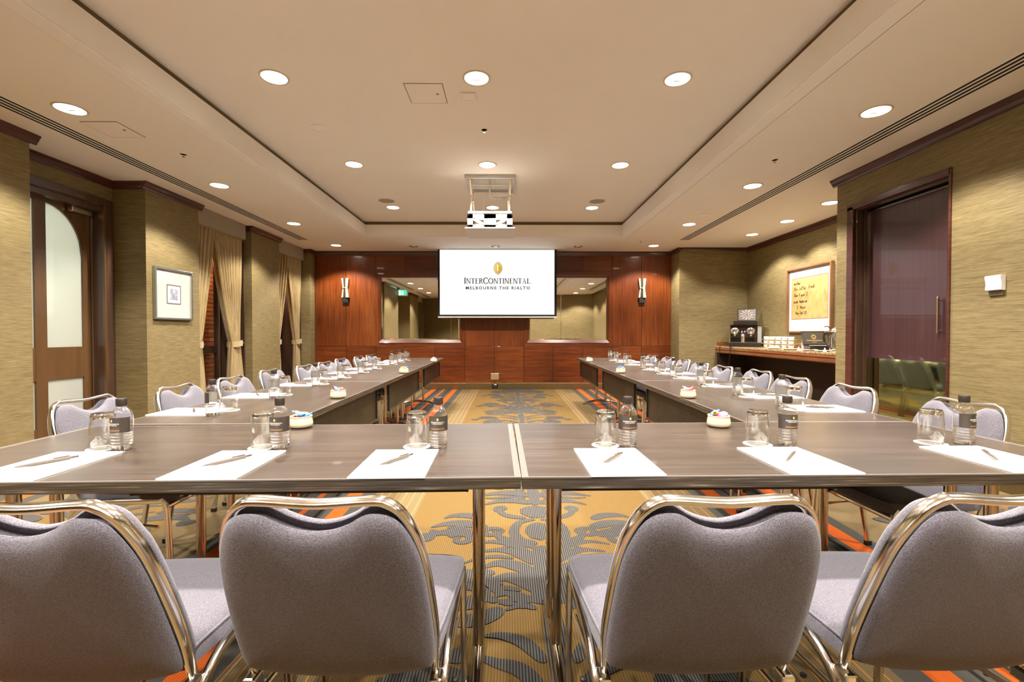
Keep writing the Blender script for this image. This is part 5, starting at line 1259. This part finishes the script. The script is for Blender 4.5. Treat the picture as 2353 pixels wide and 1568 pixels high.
# ------------------------------------------------------------------ place settings
ZTAB = 0.7396
M['label_back'] = plain('label_back', (0.42, 0.39, 0.35), 0.6)
def make_bottle():
    t = thing('water_bottle', label='x', cat='bottle')
    prof = [(0.0, 0.0), (0.022, 0.0), (0.0275, 0.003), (0.0315, 0.010)]
    z = 0.012
    for k in range(5): prof += [(0.0318, z), (0.0300, z + 0.0045), (0.0318, z + 0.009)]; z += 0.0098
    prof += [(0.0312, 0.0625), (0.0312, 0.1145), (0.0305, 0.120), (0.027, 0.130), (0.0205, 0.1395), (0.0145, 0.1445), (0.0132, 0.149), (0.0132, 0.153)]
    MB().lathe(prof, 28).build('body', M['pet'], t, 60)
    wp = [(0.0, 0.002), (0.021, 0.002), (0.0290, 0.009)]; z = 0.012
    for k in range(5): wp += [(0.0306, z), (0.0288, z + 0.0045), (0.0306, z + 0.009)]; z += 0.0098
    wp += [(0.0300, 0.0620), (0.0, 0.0622)]
    MB().lathe(wp, 28).build('water', M['water'], t, 60)
    MB().lathe([(0.0150, 0.151), (0.0150, 0.153), (0.0162, 0.1535), (0.0162, 0.1735), (0.0150, 0.1755), (0.0, 0.1755)], 24).build('cap', M['cap'], t, 50)
    MB().lathe([(0.0132, 0.1475), (0.0165, 0.1480), (0.0165, 0.1500), (0.0132, 0.1505)], 24).build('neck_ring', M['pet'], t, 50)
    # printed paper label, two thirds of the way round, facing -Y
    r = 0.0320; A = R(98)
    def lab(u, v): a = -math.pi / 2 - A + 2 * A * u; return (r * math.cos(a), r * math.sin(a), 0.0630 + 0.0505 * v)
    lo = MB().grid(lab, 29, 2).build('label', M['label'], t, 80, label='dark brown paper label')
    def inner(u, v): a = -math.pi / 2 - A + 2 * A * u; return (0.0317 * math.cos(a), 0.0317 * math.sin(a), 0.0632 + 0.0501 * v)
    MB().grid(inner, 29, 2).build('label_backing', M['label_back'], t, 80, label='pale back of the label')
    def wrap(mb, x0, z0, name, mat, rr=0.0323):
        o = MB()
        o._add([(rr * math.cos(-math.pi / 2 + (x + x0) / rr), rr * math.sin(-math.pi / 2 + (x + x0) / rr), z0 + y) for x, y, z in mb.v], mb.f)
        o.build(name, mat, lo)
    m = MB(); k_ = hotel_name(m, 0.050); wrap(m, -0.025, 0.0905, 'label_lettering', M['print_white'])
    m = MB(); sans(m, 'HOTELS & RESORTS', 0.036, 0.0024, 1.2); wrap(m, -0.018, 0.0862, 'label_lettering', M['print_white'])
    m = MB().poly(leaf(0.0032, 0.0048)); wrap(m, 0, 0.1025, 'label_emblem', M['print_gold'])
    m = MB().grid(lambda u, v: (-0.026 + 0.052 * u, 0.0006 * v, 0), 12, 2); wrap(m, 0, 0.0720, 'label_rule', M['print_copper'])
    m = MB()
    for k in range(9): m.poly([(0.0056 * k, 0), (0.0056 * k + 0.0044, 0), (0.0056 * k + 0.0044, 0.0017), (0.0056 * k, 0.0017)])
    wrap(m, -0.025, 0.0685, 'label_rule', M['print_copper'])
    return t
def make_glass():
    t = thing('upturned_tumbler', label='x', cat='glass')
    MB().lathe([(0.0395, 0.0), (0.0400, 0.001), (0.0385, 0.055), (0.0362, 0.098), (0.0345, 0.114), (0.0310, 0.1215), (0.0, 0.1215)], 30).build('wall', M['glass'], t, 55)
    MB().lathe([(0.0378, 0.0005), (0.0366, 0.055), (0.0345, 0.095), (0.030, 0.102), (0.0, 0.104)], 30).build('inner_wall', M['glass'], t, 55)
    MB().lathe([(0.0, 0.1045), (0.0295, 0.1025), (0.0335, 0.106), (0.0342, 0.1125), (0.0315, 0.1195), (0.0, 0.1200)], 30).build('thick_base', M['thick_glass'], t, 55)
    MB().lathe([(0.030, 0.1222), (0.0325, 0.1205), (0.0335, 0.118), (0.031, 0.1195)], 30, closed=True).build('base_rim', M['glass'], t, 55)
    return t
def make_coaster():
    return MB().lathe([(0, 0), (0.0475, 0), (0.048, 0.0008), (0.0475, 0.0016), (0, 0.0016)], 32).build('paper_coaster', M['coaster'], None, 40)
def make_pad():
    t = thing('writing_pad', label='x', cat='notepad')
    MB().box(-0.105, 0.105, -0.1485, 0.1485, 0, 0.004).build('sheets', M['paper'], t)
    MB().box(-0.105, 0.105, -0.1485, 0.1485, 0.004, 0.0042).build('top_sheet', M['paper'], t)
    m = MB(Matrix.Translation((-0.078, 0.128, 0.0045))); hotel_name(m, 0.062); m.build('letterhead', M['print_faint'], t)
    MB(Matrix.Translation((-0.085, 0.1305, 0.0045))).poly(leaf(0.0030, 0.0045)).build('letterhead_emblem', plain('letterhead_gold', (0.62, 0.50, 0.25), 0.7), t)
    MB(Matrix.Translation((-0.075, -0.137, 0.0045))).poly([(0, 0), (0.075, 0), (0.075, 0.0014), (0, 0.0014)]).build('footer_line', M['print_faint'], t)
    return t
def make_pen():
    t = thing('ballpoint_pen', label='x', cat='pen')
    rx = Matrix.Rotation(R(90), 4, 'Y')
    MB(rx).lathe([(0.0, -0.0725), (0.0012, -0.072), (0.0036, -0.058), (0.0056, -0.030), (0.0058, 0.01), (0.0054, 0.045), (0.0050, 0.052), (0.0, 0.052)], 16).build('barrel', M['pen'], t, 50)
    MB(rx).lathe([(0.0, 0.052), (0.0036, 0.052), (0.0036, 0.068), (0.0030, 0.0705), (0, 0.0705)], 12).build('push_button', M['pen_dark'], t, 50)
    MB().box(0.012, 0.05, -0.0018, 0.0018, 0.0055, 0.0078).build('clip', M['pen'], t, bevel=0.0008)
    return t
bot0, gla0, coa0, pad0, pen0 = make_bottle(), make_glass(), make_coaster(), make_pad(), make_pen()
sets = []
near = [(-1.386, 0.065, -0.010), (-0.850, 0.062, -0.003), (-0.338, 0.095, 0.018), (0.332, 0.088, 0.012), (0.896, 0.094, -0.004), (1.540, 0.094, -0.012)]
for i, (x, bx, gx) in enumerate(near):
    side = 'curtain side' if i < 3 else 'sideboard side'
    pos = ['outermost', 'middle', 'next to the gap'][i if i < 3 else 5 - i]
    yy = 1.395 + 0.018 * x
    sets.append(((x, yy), 0.0, (bx, 0.192), (gx, 0.205), 'on the cross tables, %s, %s' % (side, pos), R(57 + (3, 0, 2, -4, -8, 0)[i])))
LP = [2.31, 2.905, 3.53, 4.055, 4.61, 5.10, 5.87, 6.30, 6.70]
RP = [2.38, 2.86, 3.43, 4.04, 4.50, 5.00, 5.79, 6.32, 6.72]
for k, y in enumerate(LP): sets.append(((-1.600 + sl * (y - 2), y), R(-90), (0.100, 0.172), (-0.045, 0.165), '%s from the cross tables in the curtain-side row' % ORD[k], R(random.choice((35, 52, 60, 75)))))
for k, y in enumerate(RP): sets.append(((1.650 + sr * (y - 2), y), R(90), (0.060, 0.178), (-0.012 - 0.008, 0.168), '%s from the cross tables in the sideboard-side row' % ORD[k], R(random.choice((35, 52, 60, 75)))))
for i, ((x, y), rz, bo, go, where, pr) in enumerate(sets):
    def at(dx, dy): return (x + dx * math.cos(rz) - dy * math.sin(rz), y + dx * math.sin(rz) + dy * math.cos(rz))
    if i >= 15: go = (bo[0] - 0.088, go[1] - 0.005)
    first = i == 0
    p = at(*bo); o = bot0 if first else dup(bot0, (0, 0, 0), 0); o.location = (*p, ZTAB); o.rotation_euler.z = rz + R((-16, -5, 3, 2, 6, 30)[i] if i < 6 else (random.uniform(-75, -35) if i < 15 else random.uniform(45, 80)) if i != 6 else 0)
    tag(o, 'water bottle ' + where, 'bottle', 'labelled water bottles')
    p = at(*go); o = coa0 if first else coa0.copy()
    if not first: C.objects.link(o)
    o.location = (*p, ZTAB); tag(o, 'white paper coaster ' + where, 'coaster', 'paper coasters')
    o = gla0 if first else dup(gla0, (0, 0, 0), 0); o.location = (*p, ZTAB + 0.0018); tag(o, 'upturned glass tumbler ' + where, 'glass', 'upturned tumblers')
    o = pad0 if first else dup(pad0, (0, 0, 0), 0); o.location = (x, y, ZTAB); o.rotation_euler.z = rz + (R(1.2) if i < 6 else R(random.uniform(-2, 2)))
    tag(o, 'white writing pad ' + where, 'notepad', 'writing pads')
    q = at(-0.005, 0.01); o = pen0 if first else dup(pen0, (0, 0, 0), 0); o.location = (*q, ZTAB + 0.0043 + 0.0058); o.rotation_euler.z = rz + pr
    tag(o, 'taupe ballpoint pen ' + where, 'pen', 'ballpoint pens')
# ------------------------------------------------------------------ bowls of wrapped sweets
bowl0 = MB().lathe([(0, 0.0), (0.036, 0.0), (0.0455, 0.006), (0.0475, 0.018), (0.0445, 0.036), (0.0425, 0.042), (0.0450, 0.048), (0.0432, 0.0495), (0.040, 0.042), (0.0435, 0.020), (0.036, 0.006), (0, 0.005)], 32).build('sweet_bowl', M['cream'], None, 60)
sw_cols = {'red': (0.70, 0.035, 0.06), 'blue': (0.05, 0.20, 0.70), 'yellow': (0.85, 0.55, 0.05), 'pink': (0.80, 0.10, 0.22), 'pale blue': (0.25, 0.45, 0.80), 'orange': (0.85, 0.28, 0.04)}
swm = {k: plain('foil_' + k.replace(' ', '_'), v, 0.3, coat=0.4) for k, v in sw_cols.items()}
def sweet_mesh():
    m = MB()
    def fn(u, v):
        a = 2 * math.pi * u; x = -0.022 + 0.044 * v
        e = abs(x) / 0.022; w_ = 0.0105 if e < 0.55 else (0.0035 if e < 0.72 else 0.0105 * (e - 0.4)); h = 0.0058 if e < 0.55 else 0.0018
        return (x, w_ * math.cos(a), h * math.sin(a) + 0.0012 * math.sin(5 * a) * (1 if e > 0.7 else 0))
    m.grid(fn, 14, 17, True); return m.build('wrapped_sweet', None, None, 60)
sm = sweet_mesh().data; bpy.data.objects.remove(bpy.data.objects['wrapped_sweet'])
meshes = {}
for k in swm:
    meshes[k] = sm.copy(); meshes[k].materials.clear(); meshes[k].materials.append(swm[k])
bowls = [((-0.878, 1.93), 'cross tables, curtain side', ('blue', 'yellow', 'pale blue', 'orange', 'blue')), ((0.898, 1.93), 'cross tables, sideboard side', ('red', 'blue', 'yellow', 'pink', 'pale blue')),
         ((-1.049, 2.81), 'first curtain-side table', ('red', 'orange', 'blue', 'pink', 'yellow')), ((1.112, 2.80), 'first sideboard-side table', ('yellow', 'pink', 'red', 'orange', 'pale blue')),
         ((-1.045, 4.56), 'second curtain-side table', ('yellow', 'orange', 'blue', 'pale blue', 'yellow')), ((1.129, 4.56), 'second sideboard-side table', ('pale blue', 'blue', 'pale blue', 'blue', 'pale blue')),
         ((-1.046, 6.39), 'third curtain-side table', ('blue', 'pale blue', 'pink', 'blue', 'pale blue')), ((1.142, 6.39), 'third sideboard-side table', ('pale blue', 'blue', 'pale blue', 'blue', 'pale blue'))]
for i, ((x, y), where, cs) in enumerate(bowls):
    b = bowl0 if i == 0 else bowl0.copy()
    if i: C.objects.link(b)
    b.location = (x, y, ZTAB); tag(b, 'cream bowl of wrapped sweets on the ' + where, 'bowl', 'sweet bowls')
    cnt = {}
    for j, cn in enumerate(cs):
        o = bpy.data.objects.new('wrapped_sweet', meshes[cn]); C.objects.link(o)
        a = j * 2 * math.pi / 5 + i; r = 0.018
        o.location = (x + r * math.cos(a), y + r * math.sin(a), ZTAB + 0.050 + 0.004 * (j % 3)); o.rotation_euler = (random.uniform(-0.5, 0.5), random.uniform(-0.6, 0.6), a + random.uniform(0.6, 1.4))
        o.scale = (1.25, 1.25, 1.25)
        cnt[cn] = cnt.get(cn, 0) + 1
        tag(o, '%s%s wrapped sweet in the bowl on the %s' % ('another ' * (cnt[cn] - 1), cn, where), 'sweet', 'wrapped sweets')
    # filler sweets under the top layer
    for j in range(3):
        cn = cs[j]; o = bpy.data.objects.new('wrapped_sweet', meshes[cn]); C.objects.link(o)
        o.location = (x + random.uniform(-0.01, 0.01), y + random.uniform(-0.01, 0.01), ZTAB + 0.016 + 0.012 * j); o.rotation_euler = (0, 0, random.uniform(0, 3))
        tag(o, '%s sweet low in the bowl on the %s, %s layer' % (cn, where, ORD[j]), 'sweet', 'wrapped sweets')
